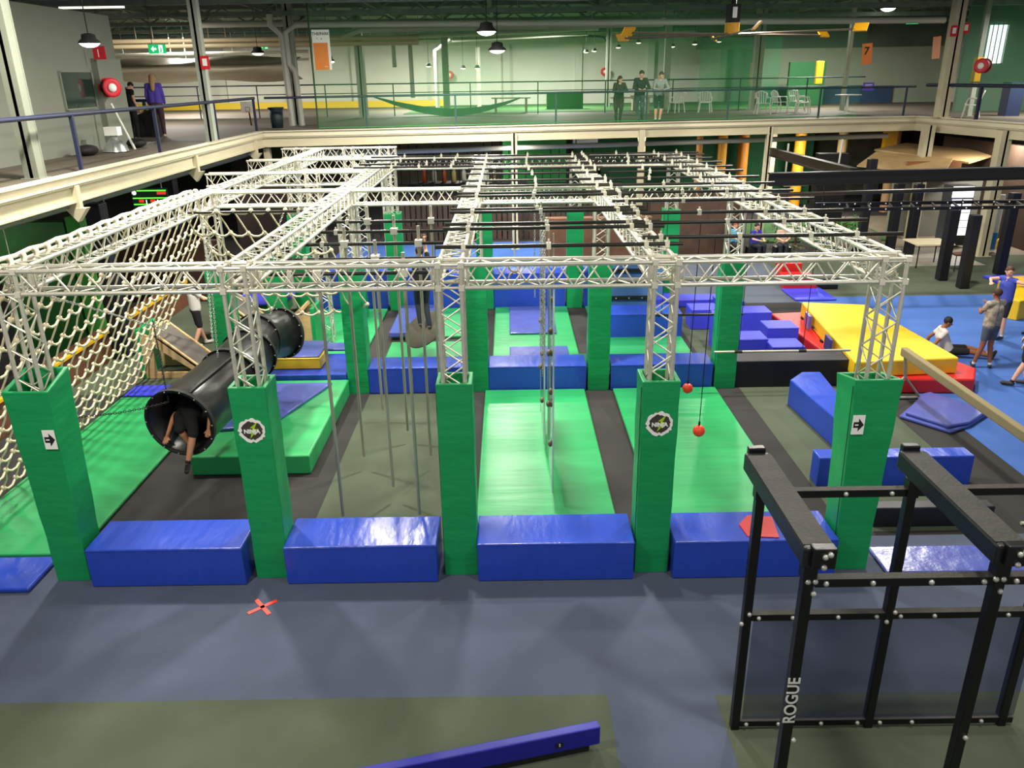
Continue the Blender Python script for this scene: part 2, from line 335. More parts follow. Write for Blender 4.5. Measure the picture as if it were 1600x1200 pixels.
# ------------------------------------------------------------------ green netting
def curtain(name, pts, z0, z1, m, label, edge=None):
    mb = MB(); n = 24; P = []
    for i in range(n+1):
        t = i/n*(len(pts)-1); k = min(int(t), len(pts)-2); p = Vector(pts[k]).lerp(Vector(pts[k+1]), t-k); P.append((p.x, p.y+.05*math.sin(i*1.7)))
    vs = [(x, y, z0) for x, y in P]+[(x, y, z1) for x, y in P]
    mb.add(vs, [(i, i+1, n+2+i, n+1+i) for i in range(n)], True)
    t = thing(name, label, 'net', (*P[0], z0)); mb.build('netting', m, t)
    MB().path([(x, y, z1) for x, y in P], .02, 5).build('head_cable', BLK, t); MB().path([(x, y, z0) for x, y in P], .015, 5).build('foot_cable', PAINTG, t)
    if edge: MB().tube((*P[0], z0), (*P[0], z1), .03, 6).build('edge_rope', mat('dark_green_rope', '#123d20', .8), t)
    return t
curtain('safety_net', [(-5.55, 27.35), (13.2, 30.1)], 4.25, 8.5, GLASSN, 'tall pale green see-through net hung along the far landing', True)
curtain('safety_net', [(17.0, 31.0), (19.5, 27.5), (21.5, 20)], 5.25, 8.5, GLASSN2, 'dense green net hung behind the right landing rail')
curtain('safety_net', [(10.2, 42.5), (14.2, 42.5)], 4.2, 7.4, GLASSN2, 'inner green net closing off the far play bay')
mb = MB(); vs = []; n = 14
for i in range(n+1):
    t = i/n; x = -5.2+6.4*t; top = 5.0-1.2*math.sin(math.pi*t*.8)*.6+.3*t
    for zz in (top, top-.28*math.sin(math.pi*t)-.05): vs.append((x, 37.0+.1*math.sin(i*2.3), zz))
mb.add(vs, [(2*i, 2*i+2, 2*i+3, 2*i+1) for i in range(n)], True)
one(mb, 'gathered_net', GREEND, 'bunched dark green net sagging between the far rails', 'net')

# ------------------------------------------------------------------ pipes under the roof
def pipe(pts, r, m, label, name='pipe'):
    mb = MB().path(pts, r, 8); P_ = [Vector(p) for p in pts]
    q_ = 'lower' in label
    if P_[0].z > 5 and name == 'pipe':
        for a_, b_ in zip(P_, P_[1:]):
            if (b_-a_).length > 3 and abs(b_.z-a_.z) < 1:
                for k in range(int((b_-a_).length/3)+1): q = a_.lerp(b_, min(1, (k*3+.3+(.7 if q_ else 0))/(b_-a_).length)); mb.tube(q, (q.x, q.y, 8.595), .012, 4)
    return one(mb, name, m, label, 'pipe')
pipe([(-7.3, 30.9, 4.15), (-7.35, 30.9, 7.2), (-7.7, 30.9, 7.55), (-7.7, 30.9, 7.9)], .11, PIPEW, 'white downpipe, left one of the pair by the green bin')
pipe([(-6.95, 30.9, 4.15), (-7.0, 30.9, 6.0), (-7.2, 30.9, 6.25), (-7.2, 30.9, 7.3), (-6.8, 30.9, 7.55), (16.5, 31.5, 7.42)], .11, PIPEW, 'long white pipe crossing the hall above the bright lamp')
pipe([(-11.5, 33.5, 8.2), (-11.4, 33.5, 7.75), (-8, 33.5, 7.75), (-7.2, 33.5, 7.75)], .12, PIPEW, 'white pipe elbow left of the downpipes')
pipe([(-6.0, 35, 7.3), (-5.2, 35, 7.55), (7.0, 35.3, 7.62), (7.0, 35.3, 7.85)], .1, PIPEW, 'white pipe running just below the top one')
pipe([(-4.6, 40, 6.2), (-4.6, 40, 7.35), (-4.2, 40, 7.5), (4.9, 40.3, 7.75)], .1, PIPEW, 'white pipe turning down at its left end, third from top')
pipe([(-24, 36, 7.3), (-3.0, 36, 7.3)], .09, PIPEC, 'upper of the two cream pipes at left under the roof')
pipe([(-24, 36, 7.1), (-3.0, 36, 7.1)], .09, PIPEC, 'lower of the two cream pipes at left under the roof')
pipe([(-22, 42, 6.95), (-9, 42, 7.0)], .07, PIPEW, 'thin pale pipe above the silver fabric, upper')
pipe([(-22, 42, 6.6), (-9, 42, 6.65)], .06, PIPEW, 'thin pale pipe above the silver fabric, lower')
pipe([(-3.6, 38, 4.9), (-3.6, 38, 7.2), (-3.3, 38, 7.4)], .1, PIPEW, 'vertical white pipe seen through the net, leftmost inside')
pipe([(-3.0, 44, 4.15), (-3.0, 44, 7.0), (-2.2, 44, 7.5)], .11, PIPEW, 'vertical white pipe with slanted top behind the net')
pipe([(-.9, 46, 4.15), (-.9, 46, 7.2)], .12, PIPEW, 'vertical white pipe close to the far wall behind the net')
pipe([(4.7, 46, 7.7), (5.8, 46, 7.6), (6.2, 46, 7.0)], .05, BLK, 'dark conduit bending down on the far wall')
pipe([(-2.5, 45, 7.45), (4.9, 45.2, 7.7)], .05, PIPEW, 'thin bright conduit along the top of the far wall')
pipe([(-8.3, 10, 3.52), (-8.2, 20, 3.5), (-8.1, 28.4, 3.5)], .16, mat('grey_duct', '#8d9388', .5, .1), 'round grey duct running under the left landing', 'duct')
pipe([(-7.0, 28.6, 3.3), (15.0, 31.4, 3.45)], .09, PIPEW, 'silver pipe slung below the far landing beam')
pipe([(10.1, 27.9, 3.5), (10.1, 27.9, 2.1), (11.9, 28, 2.15), (11.95, 28, 3.6)], .035, PIPEW, 'thin white hanging U frame under the far landing', 'pull_up_bar')
# silver fabric hanging across the left far hall
mb = MB(); vs = []; n = 20
for i in range(n+1):
    x = -22+13.2*i/n
    for j in range(9):
        a = j/8; vs.append((x, 39.6-1.3*math.sin(a*math.pi), 6.75-1.05*a+.06*math.sin(i*.9+j)))
mb.add(vs, [(i*9+j, (i+1)*9+j, (i+1)*9+j+1, i*9+j+1) for i in range(n) for j in range(8)], True)
one(mb, 'fabric_sheet', FABRIC, 'sagging silver fabric slung below the roof at the far left', 'fabric')
pipe([(-6.2, 30, 8.35), (3, 30.4, 8.15), (9, 30.7, 8.4)], .018, PIPEW, 'thin white cable looping across the roof above the net', 'cable')

# ------------------------------------------------------------------ lamps
def pendant(x, y, z, r, label, lit=True, top=8.62, group=None):
    t = thing('pendant_lamp', label, 'lamp', (x, y, z), group)
    MB().lathe((x, y, z), [(r, 0), (r*.95, r*.2), (r*.66, r*.42), (r*.6, r*.8), (r*.25, r*.9), (.01, r*.92)], 20).build('housing', BLK, t)
    MB().lathe((x, y, z+.01), [(.001, -r*.38), (r*.35, -r*.35), (r*.7, -r*.22), (r*.93, 0)], 20).build('lens', LAMP if lit else LAMPD, t)  # lenses of unlit lamps still get a soft added glow
    MB().tube((x, y, z+r*.9), (x, y, top), .012, 5).build('cord', BLK, t); return t
pendant(.08, 24.7, 6.93, .29, 'brightly glowing round lamp hanging at top centre')
pendant(-8.0, 18, 6.5, .22, 'black pendant lamp lit in front of the upper left room wall')
pendant(-9.45, 35, 6.75, .27, 'unlit black pendant lamp left of the white downpipes', False)
pendant(-6.6, 35, 6.4, .25, 'lit black pendant lamp beside the orange banner')
pendant(15.9, 35, 8.05, .3, 'lit lamp at top right under the dark roof')
pendant(.35, 27, 6.5, .28, 'black lamp just below and right of the brightest lamp', False)
for i, (x, z) in enumerate(((-3.2, 6.25), (-2.4, 6.25), (-1.6, 6.15), (-.9, 6.15))): pendant(x, 42+i*.8, z, .16, 'small black pendant over the far hall, %s of four in the left row' % ORD[i], False, 8.62, 'left row of small pendants')
for i, (x, z) in enumerate(((4.6, 6.8), (5.0, 6.85), (6.2, 7.0), (7.2, 7.2), (8.9, 7.0), (10, 7.1), (11.2, 7.2))): pendant(x, 43, z, .15, 'small black track lamp under the far ceiling, %s from left in the right row' % ORD[i], False, 8.62, 'right row of small lamps')
mb = MB().bb((-14.6, 30, 8.1), (-12.4, 30.12, 8.16)); one(mb, 'tube_light', LAMPD, 'slim white tube light under the dark roof at far left', 'light')
hg = [one(MB().tube((x_, 30.06, 8.16), (x_, 30.06, 8.62), .01, 4), 'light_hanger', BLK, 'thin rod holding the %s end of the tube light' % e_, 'rod') for x_, e_ in ((-14.4, 'left'), (-12.6, 'right'))]

# ceiling fan
fc = V(6.95, 24.3, 6.72); t = thing('ceiling_fan', 'giant ceiling fan with long dark blades and yellow tips', 'fan', fc)
MB().tube(fc+V(0, 0, .05), fc+V(0, 0, .32), .2, 12).build('hub', YPAD, t)
m_ = MB(); m_.bb(fc+V(-.16, -.16, .34), fc+V(.16, .16, .8)); m_.tube(fc+V(0, 0, .8), fc+V(0, 0, 1.8), .07, 8); m_.bb(fc+V(-.05, -.18, .42), fc+V(.05, -.16, .7)); m_.build('motor', BLK, t)
MB().bb(fc+V(-.06, -.2, .45), fc+V(.06, -.17, .72)).build('motor_plate', WHITE, t)
for i in range(6):
    a = R(25+60*i); d = V(math.cos(a), math.sin(a), 0); M = Matrix.Rotation(a, 3, 'Z') @ Matrix.Rotation(R(12), 3, 'X')
    MB().box(fc+d*1.75+V(0, 0, .06-.02), (3.1, .15, .03), M).build('blade', mat('fan_blade_grey', '#5a4c40', .4), t)
    MB().box(fc+d*3.42+V(0, 0, .08), (.34, .26, .04), M @ Matrix.Rotation(R(35), 3, 'X')).build('blade_tip', YPAD, t)

# ------------------------------------------------------------------ aluminium truss rig
CX = [-4.8, -2.33, 0, 2.34, 4.8]; RY = [8.55, 14.67, 20.6]; ZB, ZT = 3.623, 3.873; H = .125
def truss(p0, p1, label, cat='truss', name='truss_beam', group=None, rr=.025):
    p0, p1 = Vector(p0), Vector(p1); d = (p1-p0); L = d.length; n = d.normalized()
    a = V(0, 0, 1) if abs(n.z) < .5 else V(0, 1, 0); b = n.cross(a).normalized(); a = b.cross(n)
    t = thing(name, label, cat, p0 if abs(n.z) < .5 else p0, group)
    co = [a*H*sa+b*H*sb for sa, sb in ((1, 1), (1, -1), (-1, -1), (-1, 1))]
    for c in co: MB().tube(p0+c, p1+c, rr, 8).build('chord', ALU, t)
    lc = MB(); N = max(1, round(L/.36)); st = L/N
    for fi in range(4):
        c0, c1 = co[fi], co[(fi+1) % 4]
        for k in range(N):
            q0, q1, q2 = p0+n*(k*st), p0+n*((k+.5)*st), p0+n*((k+1)*st)
            if fi % 2: c0_, c1_ = c1, c0
            else: c0_, c1_ = c0, c1
            lc.tube(q0+c0_, q1+c1_, .0095, 5, cap=False); lc.tube(q1+c1_, q2+c0_, .0095, 5, cap=False)
    lc.build('lacing', ALUB, t)
    for q in (p0+n*.03, p1-n*.03):
        ef = MB()
        for fi in range(4): ef.tube(q+co[fi], q+co[(fi+1) % 4], .013, 5)
        ef.build('end_frame', ALU, t)
    if abs(n.z) > .5:                                   # corner block on top of an upright
        cb = MB()
        for c in co:
            for zz in (ZB, ZT): q = V(p1.x, p1.y, zz)+c; cb.box(q, (.062, .062, .062))
            cb.tube(V(p1.x, p1.y, ZB)+c, V(p1.x, p1.y, ZT)+c, .02, 6)
        for fi in range(4): cb.tube(V(p1.x, p1.y, ZT)+co[fi], V(p1.x, p1.y, ZT)+co[(fi+1) % 4], .016, 5); cb.tube(V(p1.x, p1.y, ZB)+co[fi], V(p1.x, p1.y, ZB)+co[(fi+1) % 4], .016, 5)
        cb.build('corner_block', ALUB, t)
    return t
RN = ['front', 'middle', 'back']
for r, y in enumerate(RY):
    for c, x in enumerate(CX):
        truss((x, y, .01), (x, y, ZT+.0), 'upright silver box truss, %s from left in the %s row' % (ORD[c], RN[r]), 'truss', 'truss_upright')
    for c in range(4):
        truss((CX[c]+.16, y, ZB+H), (CX[c+1]-.16, y, ZB+H), 'silver cross truss spanning the %s bay from left in the %s row' % (ORD[c], RN[r]))
for c, x in enumerate(CX):
    for r in range(2):
        truss((x, RY[r]+.16, ZB+H), (x, RY[r+1]-.16, ZB+H), 'silver truss running back along the %s line, %s half' % (ORD[c], ['near', 'far'][r]))
for (y, x0, x1, t_) in ((17.7, -5.86, -2.5, 'crossing the left lane between the middle and back rows'), (24.0, -5.9, -2.6, 'farthest at left, standing beyond the back row')):
    truss((x0, y, ZB+H), (x1, y, ZB+H), 'silver truss '+t_)
truss((-5.86, 20.6, ZB+H), (-4.96, 20.6, ZB+H), 'short silver truss overhanging left of the back row')
truss((-4.8, 20.76, ZB+H), (-4.8, 23.86, ZB+H), 'silver truss extending beyond the back row on the outer left line')
for x, y in ((-4.0, 24.0), (-2.95, 24.0), (-3.6, 17.7), (-5.4, 24.0), (-3.3, 21.6)):
    truss((x, y, .01), (x, y, ZB), 'silver truss upright at X in the rear left cluster'.replace(' at X', {-4.0: ' farthest back', -2.95: ' beside the far lane', -3.6: ' in mid lane', -5.4: ' at the outer far corner', -3.3: ' between the two leftmost back columns'}[x]), 'truss', 'truss_upright')

# green column pads
def pad(x, y, h, label, w0=.205, w1=.205, name='column_pad', logo=None, arrow=None, dx=0, slant=0):
    t = thing(name, label, 'column padding', (x, y, .006))
    mb = MB(); tk = .05
    def ring(w, z, f=0): return [(x+dx*f-w, y-w+.0, z), (x+dx*f+w, y-w, z), (x+dx*f+w, y+w, z), (x+dx*f-w, y+w, z)]
    NL = 8; rings = []
    for i in range(NL+1):
        f = i/NL; wv = w0+(w1-w0)*f**1.5+.004*math.sin(i*2.4)
        rg = ring(wv, .006+h*f, f)
        if i == NL and slant: rg = [(p[0], p[1], p[2]+(slant if k in (2, 3) else 0)) for k, p in enumerate(rg)]
        rings.append(rg)
    vs = [p for rg in rings for p in rg]; fs = []
    for i in range(NL):
        for k in range(4): fs.append((i*4+k, i*4+(k+1) % 4, i*4+4+(k+1) % 4, i*4+4+k))
    b = len(vs); inner = [((p[0]-x-dx)*(w1-tk)/w1+x+dx, (p[1]-y)*(w1-tk)/w1+y, p[2]) for p in rings[-1]]; low = [(p[0], p[1], p[2]-.5) for p in inner]
    vs += inner+low; T = NL*4
    for k in range(4): fs.append((T+k, T+(k+1) % 4, b+(k+1) % 4, b+k)); fs.append((b+k, b+(k+1) % 4, b+4+(k+1) % 4, b+4+k))
    mb.add(vs, fs); mb.build('cover', GREEN, t, bevel=.012, seg=2)
    MB().tube((x-w0-.004, y-w0+.05, .1), (x-w1-.004+dx, y-w1+.05, h-.08), .005, 4).build('seam', mat('seam_dark', '#06381d', .8), t)
    yf = y-w0-.012-(w1-w0)*.5
    if logo:
        z = logo; n = 36; rnd = random.Random(3)
        def star(r0, jit): return [((r0+rnd.uniform(-jit, jit))*math.cos(2*math.pi*i/n), (r0+rnd.uniform(-jit, jit))*.95*math.sin(2*math.pi*i/n)) for i in range(n)]
        M = face_y(x, yf, z); MB().prism(star(.155, .014), -.004, 0, M).build('logo_splash', WHITE, t)
        MB().prism(star(.118, .012), 0, .003, M).build('logo_disc', GREYP, t)
        MB().prism([(-.03, -.1), (.075, .02), (.03, .02), (.07, .105), (-.02, .035), (.01, .03)], .003, .005, M).build('logo_bolt', LIME, t)
        text('NINJA', 'logo_lettering', WHITE, t, face_y(x, yf-.007, z-.01), .068, .002, bold=.003)
    if arrow:
        ax, ay, z, rz = arrow; M = face_y(ax, ay, z, rz=rz); MB().prism([(-.07, -.12), (.07, -.12), (.07, .12), (-.07, .12)], -.004, 0, M).build('arrow_card', WHITE, t)
        MB().prism([(-.055, -.035), (.0, -.035), (.0, -.08), (.062, 0), (.0, .08), (.0, .035), (-.055, .035)], 0, .003, M).build('arrow_mark', BLK, t)
        MB().prism([(-.04, -.008), (.0, -.008), (.0, .008), (-.04, .008)], .003, .004, M).build('arrow_slot', WHITE, t)
    return t
for r, y in enumerate(RY):
    for c, x in enumerate(CX):
        lab = 'green padded column sleeve, %s from left in the %s row' % (ORD[c], RN[r]); kw = {}
        if r == 0:
            if c == 0: lab = 'green padded sleeve with white arrow card at the near left corner'; kw = dict(w1=.26, arrow=(x+.16, y-.262, 1.95, 0), slant=.12)
            if c == 1: lab = 'green padded sleeve with round black and white logo, left of two'; kw = dict(logo=2.01, w1=.215)
            if c == 2: lab = 'plain green padded sleeve in the middle of the front row'
            if c == 3: lab = 'green padded sleeve with round black and white logo, right of two'; kw = dict(logo=2.02, w1=.215)
            if c == 4: lab = 'green padded sleeve with white arrow card behind the black rack'; kw = dict(w1=.27, arrow=(x-.2, y-.268, 1.99, 0), dx=-.03, slant=-.1)
        pad(x, y, 2.53, lab, **kw)
pad(-3.2, 19.6, 1.3, 'short green padded sleeve behind the tunnel exit'); pad(-5.2, 19.4, 1.6, 'green padded sleeve in the rear left cluster')

# ------------------------------------------------------------------ foam blocks and mats
def block(lo, hi, m, label, name='foam_block', cat='foam block', group=None, bev=.014, rz=0):
    c = [(a+b)/2 for a, b in zip(lo, hi)]; d = [b-a for a, b in zip(lo, hi)]
    mb = MB(); mb.box(c, d, (0, 0, R(rz)) if rz else None)
    t = thing(name, label, cat, (c[0], c[1], lo[2]), group); mb.build('cover', m, t, bevel=bev, seg=3)
    sm = MB(); z = hi[2]-.004; e = .006
    Mz = Matrix.Rotation(R(rz), 3, 'Z')
    q = [Vector(c)+Mz @ V(sx*(d[0]/2), s*(d[1]/2), d[2]/2-.02) for sx, s in ((-1, -1), (1, -1), (1, 1), (-1, 1))]
    for k in range(4): sm.tube(q[k], q[(k+1) % 4], .005, 4)
    sm.build('piping', m, t); return t
bx = [(-4.5, -2.62), (-2.12, -.28), (.21, 2.1), (2.58, 4.55)]
for i, (a, b) in enumerate(bx):
    block((a, 8.2, .006), (b, 8.88, .53), BLUE, 'glossy blue foam block between padded columns, %s from left in the front row' % ORD[i])
for i, (a, b) in enumerate(bx):
    if i == 0: continue
    block((a, 14.45, .006), (b, 15.1, .53), BLUE, 'blue foam block in the middle row, %s bay from left' % ORD[i])
    block((a, 20.4, .006), (b, 21.0, .95), BLUE, 'tall blue foam block in the back row, %s bay from left' % ORD[i])
block((-4.4, 20.5, .006), (-2.6, 21.1, .95), BLUE, 'tall blue foam block in the back row, leftmost bay')
block((2.62, 17.6, .06), (4.6, 18.4, .62), BLUE, 'blue foam block standing on the rear right green mat')
def fmat(lo, hi, m, label, rz=0, group=None, name='floor_mat', bev=.02): return block(lo, hi, m, label, name, 'mat', group, bev, rz)
fmat((.14, 9.0, .006), (2.06, 14.4, .07), GREENF, 'long shiny green mat down the centre lane in front')
fmat((2.62, 9.0, .006), (4.6, 14.4, .07), GREENF, 'long green mat under the orange balls')
fmat((.25, 15.2, .006), (2.13, 20.35, .07), GREENF, 'rear green mat in the centre lane under blue sheets')
fmat((2.62, 15.2, .006), (4.6, 20.35, .07), GREENF, 'rear green mat in the right lane')
fmat((-2.1, 15.2, .006), (-.3, 17.5, .07), GREENF, 'rear green mat below the hanging disc'); fmat((-2.1, 17.9, .006), (-.3, 20.35, .07), GREENF, 'rearmost green mat behind the hanging disc')
fmat((-4.6, 15.9, .006), (-2.6, 20.35, .07), GREENF, 'rear green mat beside the dark strip at left')
fmat((-6.9, 8.85, .006), (-5.03, 14.3, .07), GREENF, 'green mat at far left in the shade of the rope net')
fmat((-6.9, 14.4, .006), (-4.7, 14.95, .07), BLUEV, 'blue strip mat at the far end of the left green mat')
fmat((-7.6, 8.1, .006), (-5.22, 8.8, .07), BLUE, 'thin blue mat at the lower left corner')
fmat((-4.35, 11.1, .006), (-2.5, 14.4, .33), GREENF, 'thick green landing slab below the tunnel', bev=.025)
wm = MB(); wm.prism([(-4.3, 12.0), (-3.4, 12.15), (-2.75, 14.1), (-4.3, 14.1)], .335, .39)
one(wm, 'wedge_mat', BLUEM, 'faded blue folded mat lying on the thick green slab', 'mat', bevel=.015)
block((-4.4, 14.45, .006), (-2.55, 15.7, .42), BLUE, 'blue foam step behind the thick green slab')
block((-4.3, 14.75, .43), (-3.1, 15.4, .66), YEL, 'yellow sided foam step on the blue step')
fmat((-4.3, 14.76, .665), (-3.12, 15.75, .70), BLUEM, 'faded blue sheet on the yellow foam step')
fmat((-3.6, 15.75, .45), (-2.62, 16.2, .50), BLUEM, 'small faded blue sheet behind the yellow step')
fmat((.62, 17.9, .075), (1.72, 20.2, .12), BLUEM, 'faded blue mat on the rear centre green mat, far one')
fmat((.62, 15.2, .075), (1.9, 16.9, .12), BLUEM, 'faded blue mat on the rear centre green mat, near one')
fmat((-2.2, 17.8, .08), (-1.15, 20.2, .2), BLUEM, 'faded blue mat leaning out into the dark strip')
fmat((1.98, 15.1, .006), (2.62, 16.4, .1), GREEND, 'dark green patch mat beside the middle padded column')
# blue panel obstacle with holds at rear right bay
t = thing('hold_board', 'slanted blue board with rows of white bolts and black ledges', 'climbing board', (3.6, 19.7, 0))
bd = MB(); bd.box((3.6, 19.9, .75), (1.9, .06, 1.3), (R(-20), 0, 0)); bd.build('board', mat('board_blue', '#215a94', .5, var=.1), t)
for z_, n_ in ((.45, 4), (.8, 4), (1.1, 2)):
    lg = MB(); lg.box((3.5, 19.7+(z_-.45)*.36, z_), (1.5, .09, .07)); lg.build('ledge', BLK, t)
    for i in range(n_): MB().sphere((3.0+i*.33, 19.63+(z_-.45)*.36, z_), .02, 6, 4).build('bolt', BOLT, t)
# right side blocks
block((5.15, 10.45, .006), (7.42, 10.75, .48), BLUE, 'long low blue block lying behind the right padded column')
wdg = MB(); wdg.prism([(5.75, 13.6), (5.95, 11.0), (6.2, 11.0), (6.45, 14.0), (6.1, 14.0)], .006, .5)
one(wdg, 'foam_wedge', BLUE, 'blue foam block set lengthwise left of the right arrow column', 'foam block', bevel=.02)
block((5.5, 9.3, .006), (7.1, 9.5, .3), BLACKV, 'low black foam box behind the black rack'); fmat((5.2, 8.2, .006), (7.3, 8.78, .05), BLUEM, 'thin faded blue mat behind the black rack')
block((4.98, 14.5, .006), (7.3, 15.1, .55), BLACKV, 'long black vinyl box below the swinging bar')
cubes = [(4.55, 19.8, .45, 'farthest left, low'), (5.3, 18.6, .5, 'behind the right middle column'), (5.35, 16.9, .8, 'half hidden at the left of the column'), (5.75, 16.3, .5, 'just right of the green column'),
         (6.45, 18.3, .5, 'beyond the others at right'), (6.6, 16.9, .55, 'second from the red mat'), (6.4, 15.9, .45, 'nearest, before the black box'), (6.3, 20.0, .3, 'small low one at the rear')]
for x, y, h, t_ in cubes:
    s = .34 if h < .7 else .22; block((x-s, y-.3, .006), (x+s, y+.3, h), BLUEV, 'blue foam stepping cube '+t_, 'foam_cube', 'foam block')
fmat((4.6, 20.3, .006), (6.5, 20.9, .2), BLUEV, 'long low blue step behind the blue cubes')
one(MB().prism([(3.47, 8.28), (3.84, 8.24), (3.9, 8.72), (3.6, 8.76), (3.44, 8.55)], .532, .545), 'red_cloth', RED, 'red cloth lying on the foam block behind the black rack', 'cloth')
# big yellow crash mat on red mats
def pmat(pts, z0, z1, m, label, name='crash_mat'): return one(MB().prism(pts, z0, z1), name, m, label, 'mat', bevel=.035, seg=3)
pmat([(6.95, 18.6), (8.3, 18.75), (9.75, 14.6), (9.4, 14.0), (7.3, 14.1)], .006, .3, RED, 'red crash mat lying under the big yellow mat')
ym = thing('crash_mat', 'big yellow crash mat with blue corner tabs on a red mat', 'mat', (8.2, 16.2, .3))
MB().prism([(7.6, 18.4), (8.98, 18.1), (9.2, 14.3), (7.15, 14.15)], .305, .63).build('cover', YEL, ym, bevel=.035, seg=3)
for y_ in (17.3, 15.6):
    x_ = 7.52-(18.4-y_)*.105; MB().box((x_-.03, y_, .5), (.05, .4, .3), (0, 0, R(-6))).build('corner_tab', BLUEM, ym); MB().box((x_-.03, y_-.35, .45), (.03, .12, .05)).build('strap', BLK, ym); MB().box((x_-.03, y_+.35, .45), (.03, .12, .05)).build('strap', BLK, ym)
for i, z in enumerate((.01, .07)):
    fm = MB(); fm.prism([(7.5+.1*i, 12.9), (8.05, 12.2+.1*i), (8.5, 12.45), (9.1, 12.95), (8.5, 13.85), (8.3, 13.75)], z, z+.055)
    one(fm, 'folded_mat', BLUEM, 'crumpled blue mat beside the balance beam, %s layer' % ['lower', 'upper'][i], 'mat', bevel=.02)
one(MB().prism([(12.75, 19.0), (13.0, 18.65), (14.6, 19.4), (14.7, 21.2), (13.9, 21.1)], .006, .5), 'foam_box', YEL, 'yellow foam box at the right edge behind the girl', 'foam block', bevel=.02)
fmat((8.3, 20.7, .006), (9.4, 21.9, .06), BLUEV, 'flat blue mat in front of the small red mats'); pmat([(8.35, 21.9), (9.3, 21.9), (9.3, 22.7), (8.45, 22.7)], .006, .35, RED, 'small red foam mat, lower front one', 'foam_mat')
pmat([(8.6, 22.9), (9.2, 22.9), (9.2, 23.5), (8.6, 23.5)], .006, .55, RED, 'small red foam shape behind the red mat', 'foam_shape'); block((9.45, 21.9, .006), (9.9, 22.4, .35), BLACKV, 'small black foam cube beside the red mat')
fmat((14.6, 21.3, .006), (17, 23.0, .08), BLUEV, 'blue mat at the far right behind the pointing boy')
# balance beam
t = thing('balance_beam', 'long tan suede balance beam on a steel trestle at right', 'balance beam', (7.6, 13.2, 0))
a, b = V(7.9, 13.9, .9), V(7.9, 8.8, .93); d = b-a; c = (a+b)/2
MB().box(c, (.12, d.length, .16), (0, 0, math.atan2(-d.x, d.y)+math.pi)).build('beam', mat('suede', '#877b5a', .9), t, bevel=.02)
for q in (a.lerp(b, .02), a.lerp(b, .9)):
    MB().tube(q+V(0, 0, -.08), q+V(.06, 0, -.45), .03, 6).build('strut', STEEL, t)
    lg = MB(); lg.tube(q+V(.06, 0, -.45), (q.x-.35, q.y, .03), .022, 6); lg.tube(q+V(.06, 0, -.45), (q.x+.4, q.y, .03), .022, 6); lg.build('leg', STEEL, t); MB().tube((q.x-.4, q.y, .03), (q.x+.45, q.y, .03), .025, 6).build('foot_bar', PIPEW, t)
# blue narrow beam at the bottom
t = thing('low_beam', 'narrow blue padded low beam on the olive carpet in front', 'low beam', (.4, 5.4, 0)); a, b = V(-1.3, 4.98, .17), V(1.4, 5.62, .17)
ang = math.atan2((b-a).y, (b-a).x); MB().box((a+b)/2, ((b-a).length, .09, .2), (0, 0, ang)).build('cover', mat('deep_blue_vinyl', '#1b1f96', .45), t, bevel=.012)
MB().box((a+b)/2+V(0, 0, -.135), ((b-a).length-.2, .07, .06), (0, 0, ang)).build('base', BLK, t)
q = a.lerp(b, .86); MB().box(q+V(.012, -.048, -.01), (.07, .006, .05), (0, 0, ang)).build('label_patch', BLK, t); MB().sphere(q+V(.014, -.052, 0), .009, 6, 4).build('bolt', BOLT, t); MB().sphere(q+V(.014, -.052, -.018), .009, 6, 4).build('bolt', BOLT, t)

# ------------------------------------------------------------------ black pipes across the top
def hbar(x0, x1, y, z, label, clamps, name='crossbar', r=.024, group=None):
    t = thing(name, label, 'pipe', (x0, y, z-r), group); MB().tube((x0, y, z), (x1, y+.0, z), r, 8).build('tube', PIPEBLK, t)
    for cx in clamps:
        m_ = MB(); m_.box((cx, y, z), (.05, .07, .075)); m_.tube((cx, y, z-.03), (cx, y, z+.075), .012, 6); m_.build('clamp', ALUB, t)
    return t
ya = [9.1, 10.25, 10.6, 11.6, 11.85, 13.24, 13.6, 14.5, 15.3, 16.4, 17.3, 18.3, 19.3, 20.25]
for i, y in enumerate(ya):
    hbar(CX[2]-.2, CX[3]+.3, y, 3.935, 'black pipe laid over the third lane, %s from the front' % ORD[i], (CX[2]+.12, 1.1+.05*math.sin(i), CX[3]-.12, CX[3]+.12))
yb = [9.5, 10.5, 11.3, 12.45, 13.4, 14.4, 15.35, 16.4, 17.2, 18.1, 19.0, 19.8, 20.4]
for i, y in enumerate(yb):
    hbar(CX[3]-.1, CX[4]+.55, y, 3.935, 'black pipe laid over the right lane, %s from the front' % ORD[i], (CX[3]+.12, 3.4+.12*math.sin(i*1.9), 4.25, CX[4]))
for i, y in enumerate((17.9, 18.6, 19.5, 20.3)):
    hbar(CX[1]-.4, CX[2]-.1, y, 3.935, 'black pipe laid over the second lane at the back, %s from the front' % ORD[i], (-1.9, -1.3+.1*i, -.6))
for i, y in enumerate((9.35, 10.15, 11.15, 12.1, 13.0)):
    hbar(CX[1]+.1, CX[2]-.08, y, 3.585, 'black pipe slung under the second lane truss, %s from the front' % ORD[i], (CX[1]+.35,))
hbar(-5.2, -2.6, 13.6, 3.68, 'black pipe carrying the second rope net at left', (-2.9,))
